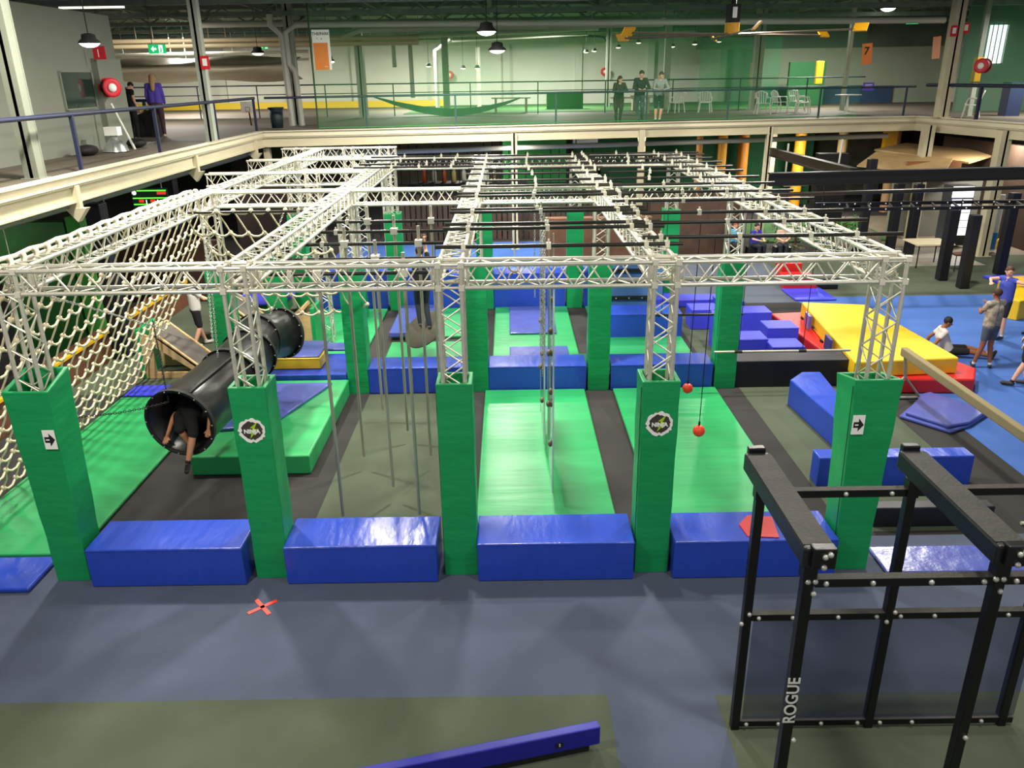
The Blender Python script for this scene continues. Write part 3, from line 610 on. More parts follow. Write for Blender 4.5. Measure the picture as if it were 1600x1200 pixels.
for i, (x, y) in enumerate(((-1.65, 9.35), (-.62, 9.35), (-1.08, 10.15), (-1.67, 11.15), (-.63, 11.15), (-1.1, 12.1), (-1.65, 13.0), (-.62, 13.0))):
    t = thing('climbing_pole', 'thin silver pole hanging in the second lane, %s' % ['nearest left', 'nearest right', 'second row centre', 'third row left', 'third row right', 'fourth row centre', 'rearmost left', 'rearmost right'][i], 'pole', (x, y+.05, .25))
    MB().tube((x, y+.05, .25), (x, y+.05, 3.82), .022, 8).build('tube', STEEL, t); MB().box((x, y+.02, 3.585), (.1, .12, .09)).build('clamp', ALUB, t)

# ------------------------------------------------------------------ chains, rings, balls, bars
def chain(p0, p1, label, m=BOLT, link=.045, name='chain', parent=None, sag=0):
    p0, p1 = Vector(p0), Vector(p1); L = (p1-p0).length; n = max(4, int(L/link/.8)); mb = MB()
    for k in range(n):
        t = (k+.5)/n; c = p0.lerp(p1, t)-V(0, 0, sag*4*t*(1-t)); d = (p1-p0)/n + V(0, 0, -sag*4*(1-2*t)/n); d.normalize()
        s = d.orthogonal().normalized(); s = Matrix.Rotation(math.pi/2*(k % 2)+.5, 3, d) @ s
        e = L/n*.62; w_ = .012
        mb.path([c-d*e*.7+s*w_, c+d*e*.7+s*w_, c+d*e, c+d*e*.7-s*w_, c-d*e*.7-s*w_, c-d*e, c-d*e*.7+s*w_], .0045, 4)
    if parent is not None: return mb.build(name, m, parent)
    return one(mb, name, m, label, 'chain')
# orange balls
for i, (x, y, z, r, t_) in enumerate(((3.17, 10.6, 1.55, .075, 'upper left'), (3.16, 9.75, 1.27, .082, 'lower right'))):
    t = thing('hanging_ball', 'orange ball hanging on a black cord, %s of the pair' % t_, 'ball', (x, y, z-r)); MB().sphere((x, y, z), r, 20, 12).build('ball', BALL, t)
    MB().tube((x, y, z+r-.01), (x, y, z+r+.05), .014, 6).build('ferrule', BLK, t); MB().tube((x, y, z+r+.04), (x+.02, y, 3.93), .006, 5).build('cord', BLK, t)
# swinging bars
for i, (x0, x1, y, z, hx, t_) in enumerate(((4.45, 7.0, 14.1, .88, (4.9, 6.1), 'long black swinging bar hung on cords before the black box'), (3.35, 5.2, 15.0, 1.35, (3.6, 5.0), 'shorter black swinging bar hung behind the first'))):
    t = thing('swing_bar', t_, 'bar', (x0, y, z)); MB().tube((x0, y, z), (x1, y, z), .025, 8).build('bar', STEEL if i == 0 else PIPEBLK, t)
    for h_ in hx: MB().tube((h_, y, z), (h_+.03, y, 3.9), .007, 5).build('cord', BLK, t); MB().tube((h_-.07, y, z), (h_+.07, y, z), .032, 8).build('collar', BLK, t)
# rings hanging in the third lane
t = thing('hanging_rings', 'pair of wooden rings hanging on a strap in the third lane', 'rings', (.72, 11.85, 2.7))
for z in (3.1, 2.88): MB().path([(.72+.09*math.cos(a_), 11.85+.03*math.sin(a_), z+.1*math.sin(a_)) for a_ in [2*math.pi*k/16 for k in range(17)]], .013, 6).build('ring', mat('wood_ring', '#b89a6a', .5), t)
MB().tube((.72, 11.85, 3.1), (.72, 11.85, 3.93), .01, 5).build('strap', WHITE, t)
for i, (x, y, z1, z0) in enumerate(((1.08, 10.25, 3.9, 1.9), (1.12, 10.6, 3.9, 2.0), (1.1, 11.6, 3.9, 1.9), (1.14, 11.85, 3.9, 2.2), (1.07, 13.3, 3.9, 2.2))):
    chain((x, y, z1), (x, y, z0), 'steel chain hanging over the centre mat, %s from the front' % ORD[i])
# clear climbing panel
GL = bpy.data.materials.new('clear_acrylic'); GL.use_nodes = True; _n = GL.node_tree.nodes; _l = GL.node_tree.links; _n.clear()
_o = _n.new('ShaderNodeOutputMaterial'); _m = _n.new('ShaderNodeMixShader'); _t = _n.new('ShaderNodeBsdfTransparent'); _g = _n.new('ShaderNodeBsdfGlossy'); _t.inputs[0].default_value = (.86, .94, .9, 1); _g.inputs['Roughness'].default_value = .06
_f = _n.new('ShaderNodeLayerWeight'); _f.inputs[0].default_value = .25; _l.new(_f.outputs['Fresnel'], _m.inputs[0]); _l.new(_t.outputs[0], _m.inputs[1]); _l.new(_g.outputs[0], _m.inputs[2]); _l.new(_m.outputs[0], _o.inputs[0])
for i, (x, y0, y1) in enumerate(((1.21, 9.95, 11.3), (1.16, 11.55, 12.9))):
    t = thing('clear_panel', 'clear acrylic climbing panel with grips over the centre mat, %s one' % ['near', 'far'][i], 'climbing board', (x, (y0+y1)/2, .2))
    MB().bb((x-.008, y0, .25), (x+.008, y1, 3.2)).build('sheet', GL, t)
    for (yy, zz) in ((y0+.12, 2.6), (y0+.1, 1.75), (y0+.15, .95), (y0+.7, 2.1), (y0+.75, 1.3)):
        MB().sphere((x-.03, yy, zz), (.035, .05, .05), 8, 6).build('grip', mat('grip_brown', '#6b6250', .6), t)
    MB().bb((x-.012, y0-.006, .25), (x+.012, y0, 3.2)).build('edge', mat('frosted_edge', '#c9dcd0', .3), t); MB().bb((x-.012, y1, .25), (x+.012, y1+.006, 3.2)).build('edge', mat('frosted_edge', ''), t)
    MB().tube((x, y0+.1, 3.2), (x, y0+.1, 3.9), .012, 5).build('hanger', STEEL, t); MB().tube((x, y1-.1, 3.2), (x, y1-.1, 3.9), .012, 5).build('hanger', STEEL, t)
# hanging disc with climber
t = thing('hanging_disc', 'round grey-green platform hanging tilted on a cord', 'hanging platform', (-1.25, 16.3, .5)); dn = V(-.45, -.5, .74).normalized()
MB().lathe((-1.2, 16.3, .72), [(.001, 0), (.46, 0), (.48, .02), (.46, .04), (.001, .04)], 28, dn).build('disc', mat('disc_grip', '#4d4a3f', .8, var=.1), t)
MB().tube((-1.2, 16.3, .75), (-1.1, 16.3, 3.75), .008, 5).build('cord', BLK, t); MB().tube((-.98, 16.6, .9), (-.86, 16.6, 3.7), .008, 5).build('cord', BLK, t)

# ------------------------------------------------------------------ cargo net
def cargo(name, label, f, nu, nv, ru, rv, m, sagu=.03):
    t = thing(name, label, 'net', f(0, 1))
    for j in range(nv+1):
        pts = []
        for i in range(nu+1):
            pts.append(f(i/nu, j/nv))
            if i < nu:
                a_, b_ = f(i/nu, j/nv), f((i+1)/nu, j/nv)
                for s in (.33, .66): pts.append(a_.lerp(b_, s)+V(0, 0, -sagu*4*s*(1-s)))
        hr = MB().path(pts, ru, 5)
        for i in range(nu+1): hr.sphere(f(i/nu, j/nv), ru*2.1, 7, 5)
        hr.build('horizontal_rope', m, t)
    for i in range(nu+1): MB().path([f(i/nu, j/nv/2) for j in range(2*nv+1)], rv, 5).build('vertical_rope', m, t)
    return t
rn = random.Random(5); jit = [[(rn.uniform(-.03, .03), rn.uniform(-.03, .03)) for _ in range(60)] for _ in range(60)]
def fnet(u, v):
    y = 8.2+7.6*u; s = v; x = -4.95-2.0*s; z = 3.85-3.7*s
    bow = math.sin(math.pi*s)*.12
    j = jit[int(u*40) % 60][int(v*30) % 60]
    return V(x-bow*.4+j[0]*s, y+j[1]*.7, z-bow)
cargo('cargo_net', 'large cream rope climbing net sloping down on the left side', fnet, 23, 11, .02, .014, ROPE, .07)
def fnet2(u, v):
    j = jit[int(u*7+9) % 60][int(v*9+3) % 60]
    return V(-4.9+2.1*u+.75*v+j[0], 13.6+.9*v+j[1], 3.7-1.9*v-.15*math.sin(math.pi*u)*v)
cargo('cargo_net', 'second cream rope net hanging from a black pipe behind the first', fnet2, 7, 5, .02, .015, ROPE, .06)
t = thing('lashing_rope', 'thick white rope wound along the top of the left truss', 'rope', (-4.93, 8.5, 3.8)); pts = []
for k in range(0, 24*12):
    a_ = k/12*2*math.pi; y = 8.5+k*.0215; pts.append((-4.93+.055*math.cos(a_), y, 3.885+.055*math.sin(a_)))
MB().path(pts, .024, 5).build('winding', ROPEW, t); MB().path([(-4.97, 8.4+.3*k, 3.93+.02*(k % 2)) for k in range(21)], .026, 6).build('core', ROPEW, t)
cn = V(-4.35, 10.0, 1.75)
chain((-4.9, 8.6, 3.7), (-4.5, 11.4, 2.3), 'steel chain running diagonally behind the rope net')
chain((-4.62, 8.7, 2.05), (-4.0, 10.0, 1.7), 'black chain tying the tunnel to the near left column', BLK, sag=.04)
chain((-4.9, 11.9, 2.3), (-4.0, 10.0, 1.7), 'black chain tying the tunnel back towards the rope net', BLK)
chain((-4.75, 14.2, 3.6), (-4.3, 12.6, 1.7), 'pale chain hanging down past the first wooden ramp')
chain((-3.2, 13.9, 3.7), (-3.9, 13.3, 2.0), 'pale chain holding up the tunnel, left of a pair'); chain((-2.6, 13.6, 3.6), (-3.55, 13.3, 1.9), 'pale chain holding up the tunnel, right of a pair')
chain((-3.6, 11.2, 3.7), (-3.75, 11.3, 1.85), 'pale chain holding up the front of the tunnel')

# ------------------------------------------------------------------ black tunnel
t = thing('crawl_tunnel', 'hanging black barrel tunnel with bolted rims, a child inside', 'tunnel', (-3.75, 10.6, .8))
TP = [V(-3.95, 10.12, 1.34), V(-3.72, 11.6, 1.45), V(-3.66, 12.4, 1.54), V(-3.72, 13.1, 1.6), V(-3.45, 13.7, 1.5)]
rad = [.475, .45, .42, .40, .42]
def barrel(a, b, ra, rb, name, m):
    ax = (b-a); L = ax.length; mb = MB(); th = .018
    mb.lathe(a, [(ra, 0), (rb, L), (rb-th, L), (ra-th, 0), (ra, 0)], 36, ax); o = mb.build(name, m, t); return o
for i in range(4): barrel(TP[i], TP[i+1], rad[i], rad[i+1], 'barrel', POLY)
for i, (p, r_) in enumerate(zip(TP, rad)):
    ax = (TP[min(i+1, 4)]-TP[max(i-1, 0)]).normalized(); mb = MB(); mb.lathe(p-ax*.03, [(r_+.035, 0), (r_+.035, .06), (r_-.005, .06), (r_-.005, 0), (r_+.035, 0)], 36, ax); o = mb.build('rim', BLK, t)
    M = ax.to_track_quat('Z', 'Y').to_matrix(); bl = MB()
    for k in range(14):
        a_ = 2*math.pi*k/14; bl.sphere(p+M @ V((r_+.015)*math.cos(a_), (r_+.015)*math.sin(a_), -.035), .012, 6, 4)
    bl.build('rim_bolts', BOLT, o)
MB().path([TP[0]+V(.2, 0, .44), TP[1]+V(.2, 0, .43)], .016, 5).build('side_chain', BLK, t)

# wooden ramps behind the net
def ramp(x, y, sx, label):
    t = thing('wedge_ramp', label, 'ramp', (x, y, 0)); M = Matrix(((1, 0, 0, x), (0, 0, 1, y), (0, 1, 0, 0), (0, 0, 0, 1)))
    P = [(-.62*sx, .01), (.62*sx, .01), (.62*sx, .12), (-.42*sx, 1.0), (-.62*sx, 1.0)]
    for yy in (-.42, .38):
        out = MB() 
        for q in ([(-.62, .01), (.62, .01), (.62, .14), (-.62, .14)], [(-.62, .14), (-.38, .14), (-.38, .9), (-.62, 1.0)], [(-.38, .72), (.42, .14), (.62, .14), (-.38, 1.0)]):
            out.prism([(a*sx, b) for a, b in q], yy, yy+.04, M)
        out.build('side_panel', PLY, t)
    MB().prism([(.62*sx, .13), (-.36*sx, 1.0), (-.39*sx, .97), (.6*sx, .1)], -.38, .38, M).build('ramp_surface', FELT, t)
    fr = MB()
    for yy in (-.42, .36): fr.prism([(.64*sx, .15), (-.36*sx, 1.03), (-.4*sx, .98), (.6*sx, .1)], yy, yy+.06, M)
    fr.prism([(-.34*sx, 1.02), (-.4*sx, 1.04), (-.42*sx, .98), (-.36*sx, .96)], -.36, .36, M); fr.prism([(.66*sx, .14), (.6*sx, .18), (.56*sx, .12), (.62*sx, .08)], -.36, .36, M); fr.build('edge_trim', PLY, t)
    MB().bb((x-.68*sx, y-.44, .01), (x-.6*sx, y+.44, 1.06)).build('back_pad', GREEN, t); return t
ramp(-6.3, 15.9, 1, 'plywood wedge ramp with grey top and green back, nearer one'); ramp(-5.7, 18.4, 1, 'plywood wedge ramp with grey top and green back, second one')
ramp(-5.9, 22.3, 1, 'plywood wedge ramp with green back near the rear left posts'); ramp(-4.35, 17.3, -1, 'plywood wedge ramp behind the tunnel bend facing left')

# ------------------------------------------------------------------ black rack at lower right
t = thing('training_rack', 'black bolted steel rack with padded top beams and white lettering at lower right', 'rack', (3.3, 5.2, 0))
def rbolt(p): MB().sphere(p, .021, 8, 5).build('bolt', BOLT, t)
PW = .076
for (x, y, z1) in ((2.7, 5.82, 2.6), (3.95, 5.82, 2.6), (5.2, 5.82, 2.6), (2.66, 4.6, 2.66), (3.97, 4.6, 2.66), (5.3, 4.6, 2.66)):
    MB().box((x, y, z1/2+.005), (PW, PW, z1)).build('post', BLACKP, t, bevel=.006)
    MB().box((x, y, z1-.06), (PW+.02, PW+.02, .16)).build('bracket', BLACKP, t, bevel=.004)
for z in (2.5, 1.27, .07):
    MB().bb((2.74, 5.79, z-.035), (5.3, 5.85, z+.035)).build('crossbar', BLACKP, t, bevel=.006); MB().bb((2.74, 5.785, z+.035), (5.3, 5.855, z+.037)).build('bar_wear', GRIT, t)
    for x in ((2.98, 3.4, 3.78, 4.1, 4.4, 5.1) if z > 2 else (2.8, 3.1, 3.5, 3.84, 4.05, 4.35, 5.0)): rbolt((x, 5.785, z))
MB().bb((2.71, 4.57, 2.46), (5.4, 4.63, 2.53)).build('crossbar', BLACKP, t, bevel=.006); MB().bb((2.71, 4.565, 2.53), (5.4, 4.635, 2.532)).build('bar_wear', GRIT, t)
for x in (2.78, 3.1, 3.5, 3.86, 4.08): rbolt((x, 4.565, 2.495))
for x in (2.68, 3.96): 
    MB().bb((x-.105, 4.5, 2.66), (x+.105, 5.95, 2.82)).build('padded_beam', BLACKV, t, bevel=.02); MB().bb((x-.1, 4.55, 2.815), (x+.1, 5.9, 2.823)).build('beam_grip', GRIT, t)
    MB().bb((x-.07, 5.93, 2.7), (x+.07, 6.0, 2.86)).build('end_bracket', BLACKP, t, bevel=.01)
    m_ = MB(); m_.bb((x-.06, 4.46, 2.68), (x+.1, 4.54, 2.84)); m_.build('end_bracket', BLACKP, t, bevel=.01)
    for dz in (.78, .7, .52, .42): rbolt((x+.02, 4.455 if dz > .6 else 4.555, 2+dz))
    rbolt((x-.03, 4.555, 2.52)); rbolt((x+.03, 4.555, 1.12)); rbolt((x+.03, 5.775, 1.32)); rbolt((x-.03, 5.775, 1.22)); rbolt((x+.05, 4.45, 2.8))
for x, y in ((2.66, 4.6),): text('ROGUE', 'lettering', WHITE, t, face_y(x, y-.041, 1.49) @ Matrix.Rotation(R(90), 4, 'Z'), .125, .001, bold=.002)
MB().bb((2.76, 5.80, .12), (5.3, 5.806, 1.24)).build('mesh_panel', MESHB, t)

# ------------------------------------------------------------------ under the landing, back and sides
def simple(lo, hi, m, name, label, cat, bev=0): return one(MB().bb(lo, hi), name, m, label, cat, bevel=bev)
for i in range(26):
    x = -4.6+i*.52
    if x > 8: break
fence = thing('slatted_barrier', 'brown timber slat barrier behind the truss rig', 'barrier', (1.4, 29.4, 0))
sl = MB()
for i in range(64): x = -3.4+i*.2; sl.bb((x, 29.9, .02), (x+.15, 29.95, 1.7+.05*math.sin(i*3)))
DB = mat('dark_brown_slats', '#3a2a20', .8, var=.3, vscale=3); sl.build('slats', DB, fence); MB().bb((-3.5, 29.96, .4), (9.5, 30.0, .55)).build('rail', BRICKB, fence); MB().bb((-3.5, 29.96, 1.3), (9.5, 30.0, 1.45)).build('rail', BRICKB, fence)
simple((1.8, 25.5, .01), (5.2, 25.9, 1.5), mat('brown_wall_board', '#6b4a35', .8, var=.2), 'partition', 'brown board partition behind the third lane', 'partition')
simple((5.4, 26.8, .01), (8.6, 27.0, 1.9), mat('rust_board', '#4c372b', .8, var=.25), 'partition', 'rust brown board partition behind the right lane', 'partition')
t = thing('bar_counter', 'dark counter with coloured bottles under the far landing', 'counter', (-1.2, 31.5, 0)); MB().bb((-3.2, 31.2, 0.01), (1.2, 31.8, 1.9)).build('body', mat('dark_teal', '#1a2a2c', .7), t); MB().bb((-3.3, 31.1, 1.9), (1.3, 31.9, 1.96)).build('top', BLK, t)
for i, c_ in enumerate(('#c4552a', '#d8d2c0', '#c4552a', '#c9b878', '#e0dcc8', '#c9b060', '#a9a070', '#8a7a50')):
    x = -2.6+i*.38; t = thing('bottle', 'tall %s bottle standing on the dark counter, %s from left' % (['rust', 'white', 'rust', 'straw', 'white', 'yellow', 'olive', 'brown'][i], ORD[i]), 'bottle', (x, 31.5, 1.965), 'bottles on the dark counter')
    MB().lathe((x, 31.5, 1.965), [(.001, 0), (.09, 0), (.09, .38), (.04, .46), (.035, .54), (.001, .54)], 12).build('glass', mat('bottle%d' % i, c_, .3), t); MB().tube((x, 31.5, 2.5), (x, 31.5, 2.55), .04, 8).build('cap', BLK, t)
# dark fence of black poles just under the landing
t = thing('black_fence', 'fence of thin black poles under the far landing', 'fence', (-1, 30.5, 0)); rq = random.Random(2)
for i in range(30): x = -4.6+i*.31; MB().tube((x, 30.6, .01), (x, 30.6, 2.9+rq.uniform(0, .8)), .02, 5).build('pole', BLK, t)
MB().tube((-4.7, 30.6, 2.0), (4.9, 30.6, 2.0), .025, 5).build('rail', BLK, t)
# green wall and yellow padded posts
simple((3.6, 37.5, .01), (14.5, 37.7, 3.5), mat('deep_green_wall', '#12502a', .8, var=.15), 'wall_green', 'deep green padded wall far under the landing', 'wall panel')
simple((.4, 36.5, .01), (3.2, 36.7, 3.7), PAINTG, 'wall_panel', 'brighter green panel far under the landing', 'wall panel')
simple((3.5, 36.6, 2.9), (4.6, 37.49, 3.95), mat('pale_board', '#a9b7b5', .6), 'notice_board', 'pale blue board fixed high far under the landing', 'board')
for i, (x, y, r_, c_) in enumerate(((6.1, 33.8, .16, '#b98a5a'), (8.6, 34.4, .13, '#b77a3c'), (9.6, 34.6, .2, '#c58a1a'), (10.55, 34.8, .22, '#b8741c'), (11.7, 34.8, .22, '#b9ab8a'), (13.0, 35, .24, '#c98c16'), (14.8, 35, .2, '#b59a6a'), (17.0, 35, .22, '#b08a60'))):
    one(MB().tube((x, y, .01), (x, y, 3.9), r_, 12), 'padded_post', mat('post_pad%d' % i, c_, .6), '%s padded post under the far landing, %s from left' % (['tan', 'amber', 'yellow', 'orange', 'beige', 'yellow', 'tan', 'brown'][i], ORD[i]), 'post')
simple((16.4, 34.6, 2.6), (16.9, 34.9, 3.9), YPAD, 'hanging_pad', 'short orange pad hanging under the landing at right', 'pad')
# indoor garden patch and hut roofs at right
simple((9.6, 28.6, .01), (14.6, 33, .06), TURF, 'turf_patch', 'green turf patch under the right landing', 'turf')
def shrub(x, y, z, r_, c_, label):
    mb = MB(); rr = random.Random(int(x*10))
    for k in range(260):
        d = V(rr.gauss(0, 1), rr.gauss(0, 1), abs(rr.gauss(0, .8))).normalized()*r_*rr.uniform(.4, 1); q = V(x, y, z)+d; a_ = V(rr.uniform(-1, 1), rr.uniform(-1, 1), rr.uniform(-1, 1)).normalized()*.09; b_ = a_.orthogonal().normalized()*.04
        mb.add([q-a_, q+b_, q+a_, q-b_], [(0, 1, 2, 3)])
    t = thing('shrub', label, 'plant', (x, y, z)); mb.build('leaves', mat('leaf'+c_, c_, .8, var=.3), t); MB().tube((x, y, z), (x, y, z+r_*.6), .03, 6).build('stem', BRICKB, t)
shrub(10.6, 27.6, .02, 1.2, '#4e5a32', 'olive shrub beside the right end of the black pipes'); shrub(12.8, 28.8, .1, .9, '#3c6a2a', 'green shrub behind the black padded posts')
for i, (x, y) in enumerate(((12.2, 27.2), (12.9, 27.0), (13.1, 28))): one(MB().sphere((x, y, .3), (.42, .36, .32), 9, 6), 'boulder', mat('boulder', '#776d5e', .9, var=.3, vscale=3), 'grey brown boulder beside the turf, %s' % ['left', 'middle', 'right'][i], 'rock')
def quadbox(P, th, m, name, label, cat):
    P = [Vector(p) for p in P]; n = (P[1]-P[0]).cross(P[3]-P[0]).normalized()*th; mb = MB(); mb.add(P+[p-n for p in P], [(0, 1, 2, 3), (7, 6, 5, 4), (0, 4, 5, 1), (1, 5, 6, 2), (2, 6, 7, 3), (3, 7, 4, 0)]); return one(mb, name, m, label, cat)
quadbox([(13.1, 29.3, 2.6), (15.0, 26.9, 2.55), (15.9, 28.2, 2.9), (14.3, 30.6, 2.95)], .05, TAN, 'hut_roof', 'tan board roof, left lower one by the cream post', 'roof')
quadbox([(14.4, 31, 3.0), (16.6, 28.4, 2.75), (18.8, 30.2, 2.9), (16.5, 33, 3.05)], .06, TAN, 'hut_roof', 'tan board roof, larger one beside the right corner post', 'roof')
simple((14.4, 28.3, 2.35), (16.3, 28.45, 2.8), mat('orange_timber', '#8a5a32', .6), 'roof_fascia', 'orange brown timber fascia under the tan roofs', 'beam')
simple((14.6, 29.4, .01), (17.8, 29.6, 2.4), mat('kiosk_grey', '#6f6f66', .7), 'kiosk_wall', 'grey kiosk wall behind the bright fridge', 'wall panel')
simple((18.0, 26.2, .01), (18.3, 33, 3.3), mat('kiosk_brown', '#3a281a', .8), 'kiosk_side', 'dark brown kiosk side at the right edge', 'wall panel')
simple((12.2, 30.5, .01), (13.3, 31.0, 2.9), BLK, 'black_cabinet', 'tall black slanting cabinet behind the turf', 'cabinet')
# fridge
t = thing('drinks_fridge', 'lit glass-door drinks fridge behind the black padded posts', 'fridge', (16.1, 28.3, 0))
fx, fy = 15.55, 27.2; MB().bb((fx, fy+.05, .1), (fx+.78, fy+.6, 2.1)).build('body', mat('fridge_body', '#33363c', .4), t)
MB().bb((fx+.04, fy+.01, 1.72), (fx+.74, fy+.05, 2.08)).build('header', mat('fridge_header', '#ffffff', .3, emit='#f4f4ff', estr=1.6), t)
d = MB().bb((fx+.06, fy, .45), (fx+.72, fy+.04, 1.66)).build('door', mat('fridge_inner', '#dfe4f4', .3, emit='#e8ecff', estr=1.0), t); MB().bb((fx+.37, fy-.02, .45), (fx+.41, fy, 1.66)).build('door_frame', BLK, d)
for z in (.7, .95, 1.2, 1.42):
    MB().bb((fx+.08, fy-.01, z), (fx+.7, fy, z+.02)).build('shelf', STEEL, d)
MB().bb((fx, fy+.02, .1), (fx+.78, fy+.06, .42)).build('kick_panel', BLK, t)
t = thing('drink_banner', 'white and blue printed banner panel beside the fridge', 'banner', (16.7, 26.6, 0)); MB().bb((16.55, 26.5, .05), (16.95, 26.56, 1.9)).build('panel', PLASTW, t)
MB().bb((16.56, 26.49, .1), (16.94, 26.5, .65)).build('blue_print', mat('print_blue', '#2a7ec0', .5), t); MB().bb((16.5, 26.48, .05), (16.56, 26.56, 2.2)).build('yellow_edge', mat('print_yellow', '#d8ae4a', .5), t); one(MB().lathe((17.35, 27.0, .01), [(.001, 0), (.08, 0), (.08, .3), (.03, .36), (.001, .36)], 12), 'extinguisher', YEL, 'yellow extinguisher standing right of the banner', 'extinguisher')
# table and stool
t = thing('cafe_table', 'small cream topped table left of the black padded posts', 'table', (13.7, 24.6, 0)); MB().bb((13.15, 24.2, .72), (14.3, 25.2, .76)).build('top', mat('table_cream', '#dccdaa', .5), t)
for x, y in ((13.25, 24.3), (14.2, 24.3), (13.25, 25.1), (14.2, 25.1)): MB().tube((x, y, .01), (x, y, .72), .02, 5).build('leg', BLK, t)
t = thing('stool', 'dark stool beside the cream table', 'stool', (14.3, 23.9, 0)); MB().bb((14.1, 23.7, .5), (14.6, 24.1, .55)).build('seat', BRICKB, t)
for x, y in ((14.13, 23.73), (14.57, 23.73), (14.13, 24.07), (14.57, 24.07)): MB().tube((x, y, .01), (x, y, .5), .015, 5).build('leg', BLK, t)
# black padded posts and rigs at right
for i, (x, y, h_) in enumerate(((12.4, 26.5, 3.1), (13.27, 22.8, 2.05), (13.38, 21.85, 2.05), (15.3, 23.4, 2.4), (13.45, 26.6, 2.3), (14.0, 26.4, 2.3))):
    simple((x-.13, y-.13, .01), (x+.13, y+.13, h_), BLACKV, 'black_post', 'black padded post at right, %s' % ['under the black beams before the turf', 'left one before the fridge', 'right one before the fridge', 'at the right edge', 'second from the turf', 'just left of the cream table'][i], 'post', .02)
t = thing('ladder_rig', 'black bolted horizontal ladder rig over the right floor', 'rig', (11.5, 20.3, 2.5))
for y in (20.9, 20.0):
    MB().bb((8.6, y-.04, 2.5), (16, y+.04, 2.58)).build('side_rail', BLACKP, t)
    bl = MB()
    for k in range(18): bl.sphere((8.8+k*.4, y-.05, 2.54), .022, 6, 4)
    bl.build('bolts', BOLT, t)
for k in range(12): MB().tube((9.1+k*.55, 20.0, 2.54), (9.4+k*.55, 20.9, 2.54), .03, 5).build('rung', BLACKP, t)
def ibeam(p0, p1, label, m=BLACKP):
    p0, p1 = Vector(p0), Vector(p1); d = p1-p0; ang = math.atan2(d.y, d.x); c = (p0+p1)/2; mb = MB(); el = -math.atan2(d.z, math.hypot(d.x, d.y)); M = Euler((0, el, ang)).to_matrix()
    mb.box(c, (d.length, .04, .24), M); mb.box(c+V(0, 0, .12), (d.length, .18, .03), M); mb.box(c-V(0, 0, .12), (d.length, .18, .03), M); return one(mb, 'black_beam', m, label, 'beam')
ibeam((6.2, 17.4, 3.62), (14.5, 18.1, 3.62), 'long black steel beam leaving the rig to the right'); ibeam((9.95, 29.3, 3.12), (8.2, 17.9, 3.64), 'black steel beam slanting back to the landing post')
one(MB().tube((6.0, 17.0, 3.35), (14.5, 17.6, 3.38), .045, 8), 'black_pipe', PIPEBLK, 'black pipe running just below the long black beam', 'pipe')

# left side under the landing
simple((-10.4, 17.0, .01), (-8.8, 17.25, 3.0), mat('green_frame_panel', '#1d5a22', .6, var=.2), 'climbing_tower', 'tall green padded frame under the left landing', 'panel')
simple((-8.75, 17.0, .01), (-8.45, 17.3, 3.1), mat('bright_green_panel', '#2f8a2c', .6), 'climbing_tower', 'bright green padded post under the left landing', 'panel')
t = thing('score_screen', 'lit screen with green bars and red boxes under the left landing', 'screen', (-8.2, 20, 2.8)); SB = V(-8.2, 20.0, 3.03)
MB().bb(SB+V(-.44, .01, -.27), SB+V(.44, .06, .27)).build('panel', mat('screen_dark', '#06140c', .3, emit='#062010', estr=.6), t)
SG = mat('screen_green', '#5cd03c', .3, emit='#66e63c', estr=1.1); SR = mat('screen_red', '#c0301c', .3, emit='#d8341c', estr=.9); SW = mat('screen_white', '#e8ffe8', .3, emit='#e8ffe8', estr=1.1)
for z in (.22, .04, -.11): MB().bb(SB+V(-.3 if z > .2 else -.42, 0, z-.015), SB+V(.42, .01, z+.015)).build('green_bar', SG, t)
for x, z, w_ in ((.3, .16, .22), (-.22, -.03, .12), (.06, -.03, .12), (.08, -.19, .14)): MB().bb(SB+V(x-w_/2, 0, z-.035), SB+V(x+w_/2, .01, z+.035)).build('red_box', SR, t)
MB().lathe(SB+V(-.37, .005, .17), [(.001, 0), (.055, 0)], 16, (0, -1, 0)).build('round_mark', SW, t)
for x in (-.1, .18): MB().bb(SB+V(x-.01, 0, -.22), SB+V(x+.01, .01, 0)).build('column_mark', SW, t)
simple((-8.55, 11, .01), (-8.2, 21.5, .62), BRICKB, 'timber_bench', 'long brown timber bench behind the rope net', 'bench'); simple((-8.25, 11, .625), (-8.15, 21.5, .68), mat('yellow_edge', '#d8a818', .5), 'edge_strip', 'yellow strip along the edge of the brown bench', 'strip')
for i, (x, y) in enumerate(((-8.0, 16.9), (-8.5, 22.0), (-9.4, 13.2))): simple((x-.17, y-.17, .01), (x+.17, y+.17, 3.4), BLACKV, 'black_post', 'black padded post under the left landing, %s' % ['behind the rope net', 'below the lit screen', 'nearest the camera'][i], 'post', .02)
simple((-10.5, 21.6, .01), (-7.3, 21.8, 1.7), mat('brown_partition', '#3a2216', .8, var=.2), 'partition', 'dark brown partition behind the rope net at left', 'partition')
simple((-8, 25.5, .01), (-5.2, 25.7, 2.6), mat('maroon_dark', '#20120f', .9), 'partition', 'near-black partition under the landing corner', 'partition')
for i, y in enumerate((14.0, 17.5, 20.3)): one(MB().tube((-8.2+.1*i, y, 2.2), (-8.2+.1*i, y, 3.95), .012, 5), 'hanging_cable', PIPEW, 'pale cable hanging from the left landing, %s' % ['nearest', 'middle', 'farthest'][i], 'cable')

